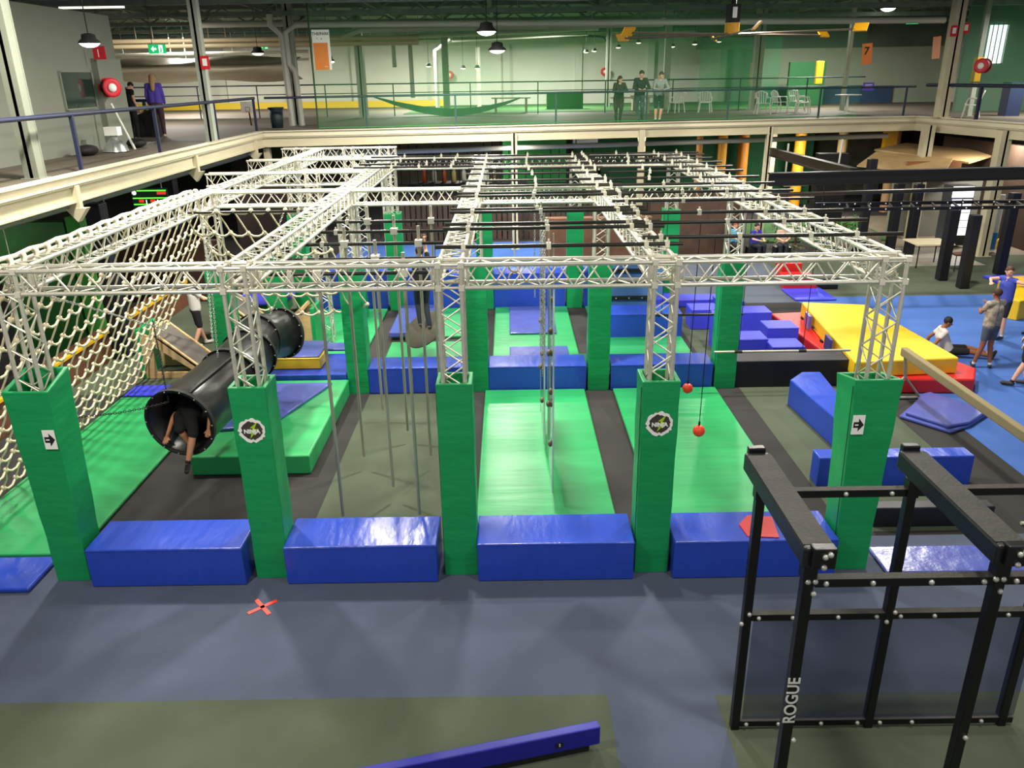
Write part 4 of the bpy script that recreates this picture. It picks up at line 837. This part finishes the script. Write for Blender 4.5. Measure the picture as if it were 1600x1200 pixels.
# ------------------------------------------------------------------ upper floor objects
def fire_reel(x, y, z, ax, label):
    t = thing('fire_hose_reel', label, 'hose reel', (x, y, z-.3)); ax = Vector(ax).normalized(); c = V(x, y, z)
    MB().lathe(c, [(.001, 0), (.17, 0), (.23, .01), (.23, .04), (.17, .04), (.001, .03)], 24, ax).build('disc', REDS, t); MB().lathe(c-ax*.24, [(.2, 0), (.21, .24)], 24, ax).build('hose', BLK, t)
    MB().lathe(c+ax*.052, [(.001, 0), (.1, 0), (.1, .01), (.001, .01)], 20, ax).build('hub', WHITE, t); MB().lathe(c-ax*.24, [(.001, 0), (.23, 0), (.23, .02), (.001, .02)], 24, ax).build('disc', REDS, t)
fire_reel(-9.25, 21.3, 5.62, (.75, -.66, 0), 'red fire hose reel on the grey upper room wall'); fire_reel(16.3, 28.2, 5.85, (-.8, -.6, 0), 'red and black fire hose reel at the right landing')
fire_reel(-2.7, 49.4, 5.85, (0, -1, 0), 'small red hose reel on the far white wall, left'); fire_reel(6.3, 49.4, 5.9, (0, -1, 0), 'small red hose reel on the far wall beside the visitors')
def sign(x, y, z, w_, h_, m, label, name='sign', rz=0):
    t = thing(name, label, 'sign', (x, y, z-h_/2)); MB().box((x, y, z), (w_, .02, h_), (0, 0, R(rz))).build('plate', m, t); return t
def exit_sign(x, y, z, w_, label):
    t = sign(x, y, z, w_, w_*.5, EXITG, label, 'exit_sign'); s = w_; M = face_y(x, y-.012, z, sc=s)
    MB().tube((x-.12, y, z+s*.24), (x-.12, y, 8.62), .008, 4).build('hanger', BLK, t)
    MB().prism([(-.35*s, 0), (-.2*s, .15*s), (-.2*s, .05*s), (-.05*s, .05*s), (-.05*s, -.05*s), (-.2*s, -.05*s), (-.2*s, -.15*s)], 0, .004, M).build('arrow', EXITW, t)
    MB().prism([(.1*s, -.2*s), (.32*s, -.2*s), (.32*s, .2*s), (.1*s, .2*s)], 0, .004, M).build('doorway', EXITW, t)
    MB().prism([(.14*s, -.18*s), (.2*s, -.02*s), (.16*s, .06*s), (.24*s, .08*s), (.27*s, -.02*s), (.25*s, -.18*s)], .004, .007, M).build('figure', EXITG, t); return t
exit_sign(-8.6, 22.9, 6.55, .46, 'green exit sign with arrow beside the left landing column'); exit_sign(17.2, 35.5, 7.62, .5, 'green exit sign under the dark roof at top right'); exit_sign(-10.0, 38, 7.1, .4, 'small faint green exit sign near the downpipes')
t = sign(-9.3, 21.1, 6.42, .3, .3, REDS, 'red wall sign behind the left pendant lamp'); MB().bb((-9.33, 21.08, 6.32), (-9.31, 21.09, 6.5)).build('white_print', WHITE, t)
for x, y, z, l_ in ((-7.45, 23.06, 6.2, 'small red sign on the pale column of the left landing'), (15.6, 28.98, 6.95, 'red sign on the cream corner column, left side'), (16.15, 29.3, 7.05, 'red sign on the cream corner column, right side')):
    t = sign(x, y, z, .24, .34, REDS, l_); MB().bb((x-.06, y-.016, z-.08), (x+.06, y-.01, z+.1)).build('white_print', WHITE, t)
t = thing('banner', 'white and orange hanging banner at the net corner', 'banner', (-5.0, 27.5, 5.9)); bx_, by_ = -5.25, 27.55
MB().bb((bx_-.28, by_, 6.02), (bx_+.28, by_+.01, 7.2)).build('cloth', WHITE, t); MB().bb((bx_-.26, by_-.004, 6.02), (bx_+.2, by_, 6.82)).build('orange_print', ORANGE, t)
text('THE/PARK', 'lettering', GREYP, t, face_y(bx_, by_-.004, 7.08), .12, .001, bold=.003); text('F...  &', 'lettering', GREYP, t, face_y(bx_-.05, by_-.004, 6.94), .08, .001); text('ninja', 'small_lettering', WHITE, t, face_y(bx_+.1, by_-.008, 6.12), .06, .001)
t = thing('number_sign', 'orange hanging sign with a black 7', 'sign', (15.45, 35.5, 6.1)); MB().box((15.55, 35.6, 6.4), (.42, .02, .8), (0, R(-5), 0)).build('plate', ORANGE, t); text('7', 'numeral', BLK, t, face_y(15.52, 35.58, 6.5), .42, .002, bold=.008)
t = thing('number_sign', 'faded orange sign seen edge-on beside the number 7 sign', 'sign', (17.9, 34.5, 6.3)); MB().box((17.35, 33.5, 6.55), (.3, .02, .8), (0, R(-5), 0)).build('plate', mat('faded_orange', '#a86a48', .6), t)
t = sign(16.1, 36.3, 5.12, .48, .32, mat('purple_sign', '#4a38b8', .5), 'purple notice on the right room wall'); 
for z in (.06, 0, -.06): MB().bb((15.95, 36.28, 5.12+z), (16.25, 36.29, 5.14+z)).build('print_line', WHITE, t)
# basketball board, bin, industrial lamp on floor
t = thing('basketball_board', 'small white basketball board on the landing near the bin', 'basketball hoop', (-9.0, 31.3, 4.15)); MB().bb((-9.25, 31.3, 4.62), (-8.75, 31.34, 5.0)).build('board', PLASTW, t); MB().tube((-9, 31.5, 4.15), (-9, 31.4, 4.7), .03, 6).build('stand', BLK, t)
fr = MB(); fr.bb((-9.08, 31.285, 4.66), (-8.92, 31.295, 4.67)); fr.bb((-9.08, 31.285, 4.8), (-8.92, 31.295, 4.81)); fr.bb((-9.08, 31.285, 4.66), (-9.07, 31.295, 4.81)); fr.bb((-8.93, 31.285, 4.66), (-8.92, 31.295, 4.81)); fr.build('target_square', BLK, t)
MB().path([(-9+.1*math.cos(a_), 31.18+.1*math.sin(a_), 4.64) for a_ in [2*math.pi*k/12 for k in range(13)]], .01, 5).build('hoop', ORANGE, t)
t = thing('wheelie_bin', 'dark green rubbish bin at the landing corner', 'bin', (-7.0, 28.6, 4.15)); MB().lathe((-7.25, 28.7, 4.2), [(.001, 0), (.19, 0), (.24, .62), (.001, .62)], 20).build('body', mat('bin_green', '#14262a', .6), t); MB().lathe((-7.25, 28.7, 4.82), [(.001, 0), (.27, 0), (.27, .05), (.001, .05)], 20).build('rim', mat('bin_green', '#14262a'), t)
t = thing('bay_light_fitting', 'spare silver high-bay light standing on the left landing', 'light fitting', (-8.9, 20.3, 4.15)); MB().lathe((-8.95, 20.3, 4.17), [(.3, 0), (.26, .12), (.12, .28), (.06, .38), (.001, .38)], 20).build('reflector', mat('spun_alu', '#c8ccc8', .25, .8), t); MB().box((-8.95, 20.3, 4.64), (.32, .24, .2)).build('gear_box', PLASTW, t)
for i, (x, y) in enumerate(((-9.2, 19.4), (-9.0, 21.6))): one(MB().sphere((x, y, 4.27), (.24, .3, .13), 10, 6), 'tool_bag', BLK, 'dark bag lying %s the spare silver light' % ['left of', 'right of'][i], 'bag')
one(MB().tube((-8.8, 21.0, 4.15), (-9.2, 21.0, 5.25), .035, 6), 'leaning_pole', PIPEW, 'pale pole leaning against the grey wall by the silver light', 'pole')
t = thing('stair_case', 'dark stair flight behind the short rail at left', 'stairs', (-11, 24.5, 4.15)); MB().prism([(-12.3, 4.16), (-10.2, 4.16), (-10.2, 5.0)], 25.8, 26.3, Matrix(((1, 0, 0, 0), (0, 0, 1, 0), (0, 1, 0, 0), (0, 0, 0, 1)))).build('stringer', BLK, t)
def plastic_chair(x, y, z, rz, label, group=None):
    t = thing('plastic_chair', label, 'chair', (x, y, z), group); M = Matrix.Translation((x, y, z)) @ Matrix.Rotation(R(rz), 4, 'Z')
    def P(a, b, c): return M @ V(a, b, c)
    MB().add([P(-.22, -.2, .42), P(.22, -.2, .42), P(.2, .2, .4), P(-.2, .2, .4), P(-.22, -.2, .45), P(.22, -.2, .45), P(.2, .2, .43), P(-.2, .2, .43)], [(3, 2, 1, 0), (4, 5, 6, 7), (0, 1, 5, 4), (1, 2, 6, 5), (2, 3, 7, 6), (3, 0, 4, 7)]).build('seat', PLASTW, t)
    b = MB()
    for k in range(5): b.tube(P(-.18+.09*k, .2, .43), P(-.2+.1*k, .3, .86), .016, 5)
    b.path([P(-.25, .2, .6), P(-.24, .29, .8), P(0, .32, .9), P(.24, .29, .8), P(.25, .2, .6)], .022, 6); b.build('backrest', PLASTW, t)
    for s in (-1, 1):
        MB().path([P(s*.24, .24, .64), P(s*.26, -.15, .64), P(s*.25, -.22, .44)], .022, 5).build('armrest', PLASTW, t)
        MB().tube(P(s*.22, -.2, .44), P(s*.28, -.26, .0), .022, 6).build('leg', PLASTW, t); MB().tube(P(s*.2, .2, .44), P(s*.25, .28, .0), .022, 6).build('leg', PLASTW, t)
plastic_chair(17.0, 29.6, 4.15, -120, 'white plastic armchair beside the cream corner column')
for i, (x, y) in enumerate(((11.0, 34.2), (12.0, 35.2), (12.8, 34.6), (13.0, 36.0), (9.2, 36.5), (8.0, 36.6))): plastic_chair(x, y, 4.15, 40*i, 'white plastic armchair on the far landing, %s' % ['near the rail', 'second behind the first', 'beside the round table', 'behind the round table', 'left of the slim pale column', 'leftmost under the net'][i])
t = thing('round_table', 'white pedestal table on the right landing', 'table', (14.2, 33.6, 4.15)); MB().lathe((14.2, 33.6, 4.85), [(.001, 0), (.5, 0), (.5, .03), (.001, .03)], 20).build('top', PLASTW, t); MB().lathe((14.2, 33.6, 4.15), [(.001, 0), (.28, 0), (.05, .06), (.04, .7)], 14).build('pedestal', PLASTW, t)
for i, (x, y) in enumerate(((6.0, 36.5), (7.2, 39.3), (.8, 39))):
    t = thing('bench_table', 'long pale bench table on the far landing, %s' % ['centre', 'right', 'left'][i], 'table', (x, y, 4.15)); MB().bb((x-.9, y-.3, 4.78), (x+.9, y+.3, 4.83)).build('top', mat('pale_timber', '#a9a58c', .6), t)
    for s in (-1, 1): MB().bb((x+s*.7-.05, y-.25, 4.15), (x+s*.7+.05, y+.25, 4.78)).build('leg', mat('pale_timber', '#a9a58c', .6), t)
simple((2.6, 42, 4.18), (4.4, 42.6, 4.95), PAINTG, 'green_crate', 'green box standing against the far wall behind the rail', 'box')
t = thing('post_pad', 'yellow pad wrapped around the slim post at right', 'column padding', (17.6, 30.8, 5.3)); MB().bb((17.48, 30.68, 5.32), (17.72, 30.92, 6.15)).build('cover', YPAD, t, bevel=.02)
for i, (x, y) in enumerate(((12.3, 40.3), (15.2, 39.8))): simple((x-.16, y-.1, 5.2), (x+.16, y+.1, 6.2), YPAD, 'post_pad', 'small yellow pad behind the green net, %s' % ['left', 'right'][i], 'column padding', .02)
simple((14.6, 42.2, 4.16), (16.4, 42.4, 6.2), mat('deep_green_hoarding', '#14592c', .7), 'green_door', 'green hoarding with yellow edge far right', 'panel')
simple((18.6, 30.2, 4.15), (19.1, 30.7, 5.3), mat('navy_box', '#1c2c50', .6), 'navy_cabinet', 'navy blue cabinet on the right landing', 'cabinet')
simple((20.5, 28.0, 4.15), (23, 28.2, 5.4), mat('beige_half_wall', '#a39a80', .8, var=.1), 'half_wall', 'beige half-height wall behind the white chair', 'wall panel')
for i, (x0, x1) in enumerate(((19.6, 20.3), (22.0, 22.9))):
    wn = thing('window_%d' % (i+2), 'tall barred bright window behind the right green net, %s' % ['left', 'right'][i], 'window', (x0, 34.0, 6)); wn['kind'] = 'structure'
    MB().bb((x0, 34.0, 5.95), (x1, 34.05, 7.35)).build('pane', mat('window_light', '#e8fff8', .3, emit='#e0fff4', estr=1.5), wn)
    br = MB()
    for k in range(4): br.tube((x0+.08+k*(x1-x0-.1)/3.2, 33.95, 5.9), (x0+.08+k*(x1-x0-.1)/3.2, 33.95, 7.4), .018, 5)
    br.build('bars', NAVY, wn)
struct(MB().bb((18.8, 34.1, 4.15), (24, 34.3, 8.6)).build('wall_window_bay', mat('green_grey_wall', '#4c6a55', .8)))

# ------------------------------------------------------------------ people
def cap(mb, a, b, ra, rb, n=12):
    a, b = Vector(a), Vector(b); mb.sphere(a, ra, n, 8); mb.sphere(b, rb, n, 8); mb.tube(a, b, ra, n, rb, cap=True)
def body(mb, name, m, parent, vox):
    o = mb.build(name, m, parent); r = o.modifiers.new('remesh', 'REMESH'); r.mode = 'VOXEL'; r.voxel_size = vox; r.use_smooth_shade = True
    s = o.modifiers.new('smooth', 'SMOOTH'); s.factor = .5; s.iterations = 4; return o
POSE = {  # joint positions for a 1.7 m figure, x right, y forward, z up
 'stand': dict(pel=(0, 0, .93), che=(0, .0, 1.28), nek=(0, 0, 1.46), hed=(0, .03, 1.6), shL=(-.17, 0, 1.41), elL=(-.22, .0, 1.13), haL=(-.22, .1, .9), shR=(.17, 0, 1.41), elR=(.22, 0, 1.13), haR=(.22, .1, .9),
               hpL=(-.09, 0, .9), knL=(-.1, .03, .5), anL=(-.11, 0, .08), hpR=(.09, 0, .9), knR=(.1, .03, .5), anR=(.11, 0, .08)),
}
def pose(**k): p = dict(POSE['stand']); p.update(k); return p
def person(label, loc, face, scale, P, skin, top, bottom, hair, shoes='#1a1a1a', sleeve=.5, legs=1., longhair=False, vox=.014, socks=None, coat=False, parts=True, gloves=None):
    t = thing('person', label, 'person', loc); M = Matrix.Translation(loc) @ Matrix.Rotation(R(face), 4, 'Z') @ Matrix.Scale(scale, 4)
    J = {k: M @ Vector(v) for k, v in P.items()}; s = scale; fw = (M.to_3x3() @ V(0, 1, 0)).normalized(); up = (J['hed']-J['nek']).normalized(); rt = (J['shR']-J['shL']).normalized()
    b = MB(); hx = up.cross(rt).normalized(); hx = fw*.6+hx*-.0; hd = P.get('look'); look = (M.to_3x3() @ Vector(hd)).normalized() if hd else fw
    hc = J['hed']; side = look.cross(V(0, 0, 1)).normalized() if abs(look.z) < .95 else rt
    for o_ in (0, .04): b.sphere(hc+up*(.01-o_*.9)*s+look*(o_*.35)*s, ((.078-o_*.3)*s, (.086-o_*.2)*s, (.1-o_*.35)*s), 14, 10)
    cap(b, J['nek']-up*.06*s, hc-up*.04*s, .055*s, .05*s)
    b.sphere(hc+look*.092*s-up*.012*s, .016*s, 6, 5)                               # nose
    for q in (-1, 1): b.sphere(hc+side*q*.08*s-up*.005*s, (.02*s, .02*s, .03*s), 6, 5)  # ears
    cap(b, J['pel']-rt*.06*s, J['che']-rt*.06*s, .105*s, .105*s); cap(b, J['pel']+rt*.06*s, J['che']+rt*.06*s, .105*s, .105*s); cap(b, J['shL'], J['shR'], .06*s, .06*s); cap(b, J['che'], J['nek'], .1*s, .06*s)
    hands = []
    for k in 'LR':
        cap(b, J['sh'+k], J['el'+k], .047*s, .038*s); cap(b, J['el'+k], J['ha'+k], .038*s, .026*s)
        hdv = (J['ha'+k]-J['el'+k]).normalized(); sd = hdv.cross(V(0, .3, 1)).normalized(); dn_ = hdv.cross(sd).normalized(); pm = J['ha'+k]+hdv*.045*s
        cap(b, J['ha'+k], pm-sd*.018*s, .024*s, .024*s); cap(b, J['ha'+k], pm+sd*.018*s, .024*s, .024*s)
        for fi, fl_ in enumerate((.062, .074, .07, .055)):
            f0 = pm+sd*(.03-.02*fi)*s+hdv*.02*s; f1 = f0+hdv*fl_*.55*s+sd*(.006-.004*fi)*s; f2 = f1+(hdv*.7+dn_*.5)*fl_*.45*s; cap(b, f0, f1, .0095*s, .0088*s, 6); cap(b, f1, f2, .0088*s, .0078*s, 6)
        q = 1 if k == 'L' else -1; cap(b, J['ha'+k]+hdv*.02*s+sd*q*.025*s, J['ha'+k]+hdv*.065*s+sd*q*.06*s, .011*s, .009*s, 6)
        cap(b, J['hp'+k], J['kn'+k], .082*s, .055*s); cap(b, J['kn'+k], J['kn'+k].lerp(J['an'+k], .35), .052*s, .054*s); cap(b, J['kn'+k].lerp(J['an'+k], .35), J['an'+k], .054*s, .034*s)
    body(b, 'body', skin, t, vox*.62 if parts else vox)
    for q in (-1, 1):
        e = hc+look*.083*s+side*q*.032*s+up*.008*s; MB().sphere(e, .011*s, 6, 5).build('eye', BLK, t)
    MB().tube(hc+look*.083*s-up*.048*s-side*.022*s, hc+look*.083*s-up*.048*s+side*.022*s, .006*s, 5).build('mouth', mat('lips', '#8a3f38', .6), t)
    h = MB(); h.sphere(hc+up*.035*s-look*.018*s, (.09*s, .095*s, .092*s), 14, 10)
    if longhair: h.sphere(hc-up*.03*s-look*.05*s, (.085*s, .075*s, .12*s), 12, 8); cap(h, hc-look*.06*s-up*.05*s, hc-look*.085*s-up*.3*s, .085*s, .06*s)
    body(h, 'hair', mat('hair'+hair, hair, .7, var=.15, vscale=20), t, vox)
    sh = MB(); sw = .016*s; e_ = 1.13
    cap(sh, J['pel']-rt*.06*s+up*.03*s, J['che']-rt*.06*s, .112*s*e_, .115*s*e_*.97); cap(sh, J['pel']+rt*.06*s+up*.03*s, J['che']+rt*.06*s, .112*s*e_, .115*s*e_*.97); cap(sh, J['shL'], J['shR'], .07*s, .07*s); cap(sh, J['che'], J['nek']-up*.03*s, .11*s, .068*s)
    for k in 'LR':
        f_ = min(1, sleeve*2); cap(sh, J['sh'+k], J['sh'+k].lerp(J['el'+k], f_), .062*s, .054*s)
        if sleeve > .5: cap(sh, J['el'+k], J['el'+k].lerp(J['ha'+k], (sleeve-.5)*1.9), .052*s, .04*s)
        if coat: cap(sh, J['hp'+k], J['hp'+k].lerp(J['kn'+k], .9), .12*s, .09*s)
    body(sh, 'top', top, t, vox)
    pa = MB(); cap(pa, J['pel']-rt*.055*s-up*.02*s, J['pel']+rt*.055*s-up*.02*s, .122*s, .122*s)
    for k in 'LR':
        f_ = min(1, legs*2); cap(pa, J['hp'+k], J['hp'+k].lerp(J['kn'+k], f_), .1*s, .075*s)
        if legs > .5: cap(pa, J['kn'+k], J['kn'+k].lerp(J['an'+k], (legs-.5)*1.95), .072*s, .05*s)
    body(pa, 'trousers' if legs > .6 else 'shorts', bottom, t, vox)
    for k in 'LR':
        a_ = J['an'+k]; tv = P.get('toe'+k); td = (M.to_3x3() @ Vector(tv)).normalized() if tv else fw
        m_ = MB(); cap(m_, a_-V(0, 0, .03*s)-td*.02*s, a_-V(0, 0, .035*s)+td*.15*s, .042*s, .036*s); body(m_, 'shoe', mat('shoe'+shoes, shoes, .6), t, vox)
        MB().tube(a_+V(0, 0, .0), a_.lerp(J['kn'+k], .12), .04*s, 8, .038*s).build('sock', socks or mat('sock_white', '#d8d4cc', .9), t)
    return t
cT = lambda n, c, **k: mat('cloth_'+n, c, .9, **k)
# three leaning on the far rail
lean = pose(pel=(0, -.12, .93), che=(0, .02, 1.26), nek=(0, .1, 1.42), hed=(0, .17, 1.55), shL=(-.17, .05, 1.37), elL=(-.26, .26, 1.12), haL=(-.1, .38, 1.08), shR=(.17, .05, 1.37), elR=(.26, .26, 1.12), haR=(.1, .38, 1.08), hpL=(-.09, -.12, .9), knL=(-.1, -.06, .5), anL=(-.06, -.1, .08), hpR=(.09, -.12, .9), knR=(.1, -.06, .5), anR=(.08, -.12, .08), look=(0, 1, -.35))
def railpt(x): return A.y+(x-A.x)*(B.y-A.y)/(B.x-A.x)
person('person with long brown hair and dark coat, arms folded, at the far rail', (4.55, railpt(4.55)+.55, 4.155), 180, .93, pose(**{**lean, 'haL': (.06, .28, 1.14), 'haR': (-.06, .3, 1.12), 'look': (-.5, .8, -.3)}), SKINP, cT('coat', '#2b2622'), cT('blackpants', '#191a1c'), '#2c1a12', longhair=True, sleeve=1, coat=True)
person('person in black jumper with white chest print leaning on the far rail', (5.3, railpt(5.3)+.55, 4.155), 180, 1.03, pose(**{**lean, 'anL': (-.15, -.35, .08), 'anR': (.0, -.1, .08)}), SKINP, cT('jumper', '#1b2226'), cT('jeans', '#3c454c'), '#2a1c14', sleeve=.95)
person('person in grey hoodie and dark shorts leaning on the far rail', (6.0, railpt(6.0)+.55, 4.155), 180, 1.0, lean, SKINP, cT('hoodie', '#8a928c'), cT('shorts', '#161c26'), '#4a2e20', sleeve=1, legs=.52, shoes='#171717')
person('person with long fair hair in a purple top seen from behind', (-10.0, 25.6, 4.155), 10, 1.05, pose(look=(0, 1, 0)), SKINP, cT('purple', '#4b3a9c'), cT('maroon', '#3a2226'), '#9a7a52', longhair=True, sleeve=.95, shoes='#b9a488')
person('person in a black sleeveless top leaning at the left stair', (-10.2, 24.3, 4.155), -30, .95, pose(hed=(.02, .1, 1.56), look=(.4, .9, -.3)), SKINP, cT('blacktop', '#141416'), cT('blackpants', '#191a1c'), '#17100c', sleeve=.15)
# right floor
sit = dict(pel=(0, 0, .12), che=(0, -.12, .42), nek=(0, -.13, .6), hed=(.02, -.06, .74), shL=(-.17, -.12, .55), elL=(-.25, -.3, .32), haL=(-.28, -.36, .06), shR=(.17, -.12, .55), elR=(.24, -.3, .32), haR=(.26, -.38, .06),
           hpL=(-.09, .02, .12), knL=(-.1, .45, .16), anL=(-.05, .86, .07), hpR=(.09, .02, .12), knR=(.12, .45, .14), anR=(.12, .88, .07), look=(.1, .9, -.45), toeL=(0, .3, 1), toeR=(.1, .3, 1))
person('person in white T-shirt and black shorts sitting on the blue floor, legs out', (10.0, 16.2, .01), -103, 1.0, sit, SKIND, cT('white', '#c9c6c0'), cT('blackshorts', '#141214'), '#0d0b0b', legs=.42, sleeve=.22, vox=.011)
person('person in patterned grey-cream top and grey shorts standing, seen from behind', (10.35, 15.35, .01), 15, .98, pose(elR=(.2, .14, 1.18), haR=(.16, .36, 1.3), elL=(-.2, .14, 1.2), haL=(-.06, .3, 1.2), anL=(-.14, .12, .08), anR=(.14, -.02, .08), toeL=(.5, .8, 0), toeR=(.6, .6, 0)), SKIND, cT('pattern', '#9a9284', var=.45, vscale=14), cT('greyshorts', '#4c5662'), '#3a2015', longhair=False, legs=.3, sleeve=.28, vox=.011, shoes='#33302e')
person('person in a blue top stretching one arm out at the right', (11.75, 17.3, .01), 110, .97, pose(elL=(-.42, .06, 1.42), haL=(-.68, .02, 1.46), elR=(.3, .2, 1.38), haR=(.1, .42, 1.36), look=(-.5, .8, -.1)), SKINP, cT('bluetop', '#3d4aa6'), cT('darkshorts', '#20242c'), '#4a2f22', legs=.4, sleeve=.1, vox=.012)
person('person in black shorts cut off at the right edge of the frame', (10.55, 14.35, .01), 60, 1.02, pose(anL=(-.1, .18, .08), anR=(.1, -.06, .08)), SKINP, cT('olive', '#2d3328'), cT('blackshorts', '#141214'), '#3a2a1e', legs=.45, sleeve=.3, socks=BLK, shoes='#2c2b2a', vox=.012)
person('person at the far right edge reaching an arm over the yellow box', (12.6, 17.4, .01), 80, .95, pose(elL=(-.3, .25, 1.3), haL=(-.3, .5, 1.3)), SKINP, cT('stone', '#8a8272'), cT('stoneshorts', '#6b6557'), '#2a1c14', legs=.35, sleeve=.3)
# seated at the back
for i, (x, y, tc_, tn, hr, f_) in enumerate(((8.7, 26.0, '#2b2f9a', 'royal blue', '#1d120c', 200), (9.6, 26.0, '#b99a88', 'pale pink', '#5a3a28', 170), (8.1, 26.3, '#4fb0d8', 'sky blue', '#a05038', 190))):
    s_ = dict(sit); s_.update(pel=(0, 0, .5), che=(0, 0, .8), nek=(0, 0, .97), hed=(0, .03, 1.11), shL=(-.16, 0, .92), shR=(.16, 0, .92), elL=(-.2, .15, .72), elR=(.2, .15, .72), haL=(-.1, .35, .7), haR=(.1, .35, .7), hpL=(-.09, 0, .5), hpR=(.09, 0, .5), knL=(-.1, .4, .5), knR=(.1, .4, .5), anL=(-.1, .42, .08), anR=(.1, .42, .08), look=(0, 1, -.2), toeL=(0, 1, 0), toeR=(0, 1, 0))
    person('person in %s seated at the back behind the right lane' % tn, (x, y, .01), f_, .95, s_, SKINP, cT('seat%d' % i, tc_), cT('darkshorts', '#20242c'), hr, sleeve=.3)
    one(MB().bb((x-.25, y-.2, .01), (x+.25, y+.2, .4)), 'box_seat', BLACKV, 'black box seat under the person in %s' % tn, 'seat')
fmat((-6.6, 20.0, .3), (-5.2, 21.2, .36), BLUEV, 'blue board top at the rear left cluster')
simple((-6.5, 20.1, .01), (-5.3, 21.1, .295), GREEND, 'mat_stand', 'dark base under the rear left blue board', 'base')
# climber on the disc
person('person in black top and dark jeans balancing on the hanging disc', (-1.2, 16.25, .8), 25, 1.0, pose(pel=(.0, 0, .93), knL=(-.06, .12, .5), anL=(-.07, .02, .09), knR=(.1, .1, .5), anR=(.09, -.1, .05), elL=(-.38, .1, 1.32), haL=(-.5, .25, 1.2), elR=(.2, .2, 1.6), haR=(.14, .1, 1.85), toeL=(.3, .9, -.2), toeR=(.5, .8, .1)), SKINP, cT('black', '#121214'), cT('darkjeans', '#18222c'), '#2c1c12', shoes='#4a4640', vox=.011, sleeve=.3)
# person by the ramps behind the net
person('person in white T-shirt and black shorts by the second wooden ramp', (-6.55, 17.6, .01), -60, .95, pose(elL=(-.2, .18, 1.18), haL=(-.1, .36, 1.1), elR=(.2, .2, 1.2), haR=(.12, .42, 1.15), anL=(-.12, .15, .08), anR=(.1, -.15, .08)), SKINP, cT('white', '#c9c6c0'), cT('blackshorts', '#141214'), '#2c1c12', shoes='#b8b8b4', legs=.45, sleeve=.3, vox=.012)
one(MB().sphere((-5.95, 17.9, 1.1), (.2, .16, .22), 12, 8), 'black_bag', BLK, 'black bag held by the person at the wooden ramps', 'bag')
# figure in pale top behind the tunnel
person('person in a pale top crouching behind the tunnel near the blue step', (-4.15, 14.1, .39), 150, .85, dict(pel=(0, -.1, .45), che=(0, .1, .72), nek=(0, .2, .88), hed=(0, .28, 1.0), shL=(-.15, .14, .84), elL=(-.2, .3, .6), haL=(-.15, .4, .38), shR=(.15, .14, .84), elR=(.2, .3, .6), haR=(.15, .4, .38), hpL=(-.1, -.1, .45), knL=(-.14, .22, .42), anL=(-.12, .0, .08), hpR=(.1, -.1, .45), knR=(.14, .22, .42), anR=(.12, 0, .08), look=(0, 1, -.4)), SKINP, cT('paletop', '#b0aca2'), cT('blackshorts', '#141214'), '#2a1c14', sleeve=.4)
# child in the tunnel: crawling out towards the camera
craw0 = dict(pel=(.05, -.55, .32), che=(.06, -.2, .36), nek=(.07, .0, .38), hed=(.1, .1, .36), shL=(-.13, -.05, .36), elL=(-.25, .1, .2), haL=(-.28, .2, .06), shR=(.22, -.05, .34), elR=(.2, .12, .08), haR=(.16, .2, -.3),
            hpL=(-.05, -.6, .3), knL=(-.12, -.3, .14), anL=(-.12, -.66, .12), hpR=(.14, -.6, .3), knR=(.18, -.32, .14), anR=(.2, -.68, .12), look=(.1, .8, -.5), toeL=(0, -1, -.3), toeR=(0, -1, -.3))
craw = dict(pel=(-.02, -.28, .36), che=(.02, -.6, .45), nek=(.05, -.78, .5), hed=(.08, -.9, .56), shL=(-.16, -.55, .44), elL=(-.24, -.3, .3), haL=(-.25, -.02, .12), shR=(.2, -.55, .44), elR=(.28, -.4, .3), haR=(.3, -.2, .14),
            hpL=(-.1, -.22, .34), knL=(.0, .08, .28), anL=(.06, -.02, .0), hpR=(.08, -.2, .33), knR=(.2, .12, .22), anR=(.1, .24, -.2), look=(.1, -.3, .6), toeL=(.2, 1, 0), toeR=(.2, 1, -.2))
_c = dict(craw)
for a_, b_ in (('elL', 'elR'), ('haL', 'haR'), ('knL', 'knR'), ('anL', 'anR'), ('hpL', 'hpR'), ('shL', 'shR'), ('toeL', 'toeR')): craw[a_], craw[b_] = [(-q[0], q[1], q[2]) for q in (_c[b_], _c[a_])]
person('person in black clothes climbing feet first out of the black tunnel', (-3.95, 10.15, 1.0), 180, .95, craw, SKIN, cT('black', '#121214'), cT('blackshorts', '#141214'), '#17100c', legs=.52, sleeve=.3, vox=.01, socks=BLK)
for o in list(SC.objects):
    if o.type == 'MESH' and o.name.startswith('wall_green'): o['kind'] = None; del o['kind']
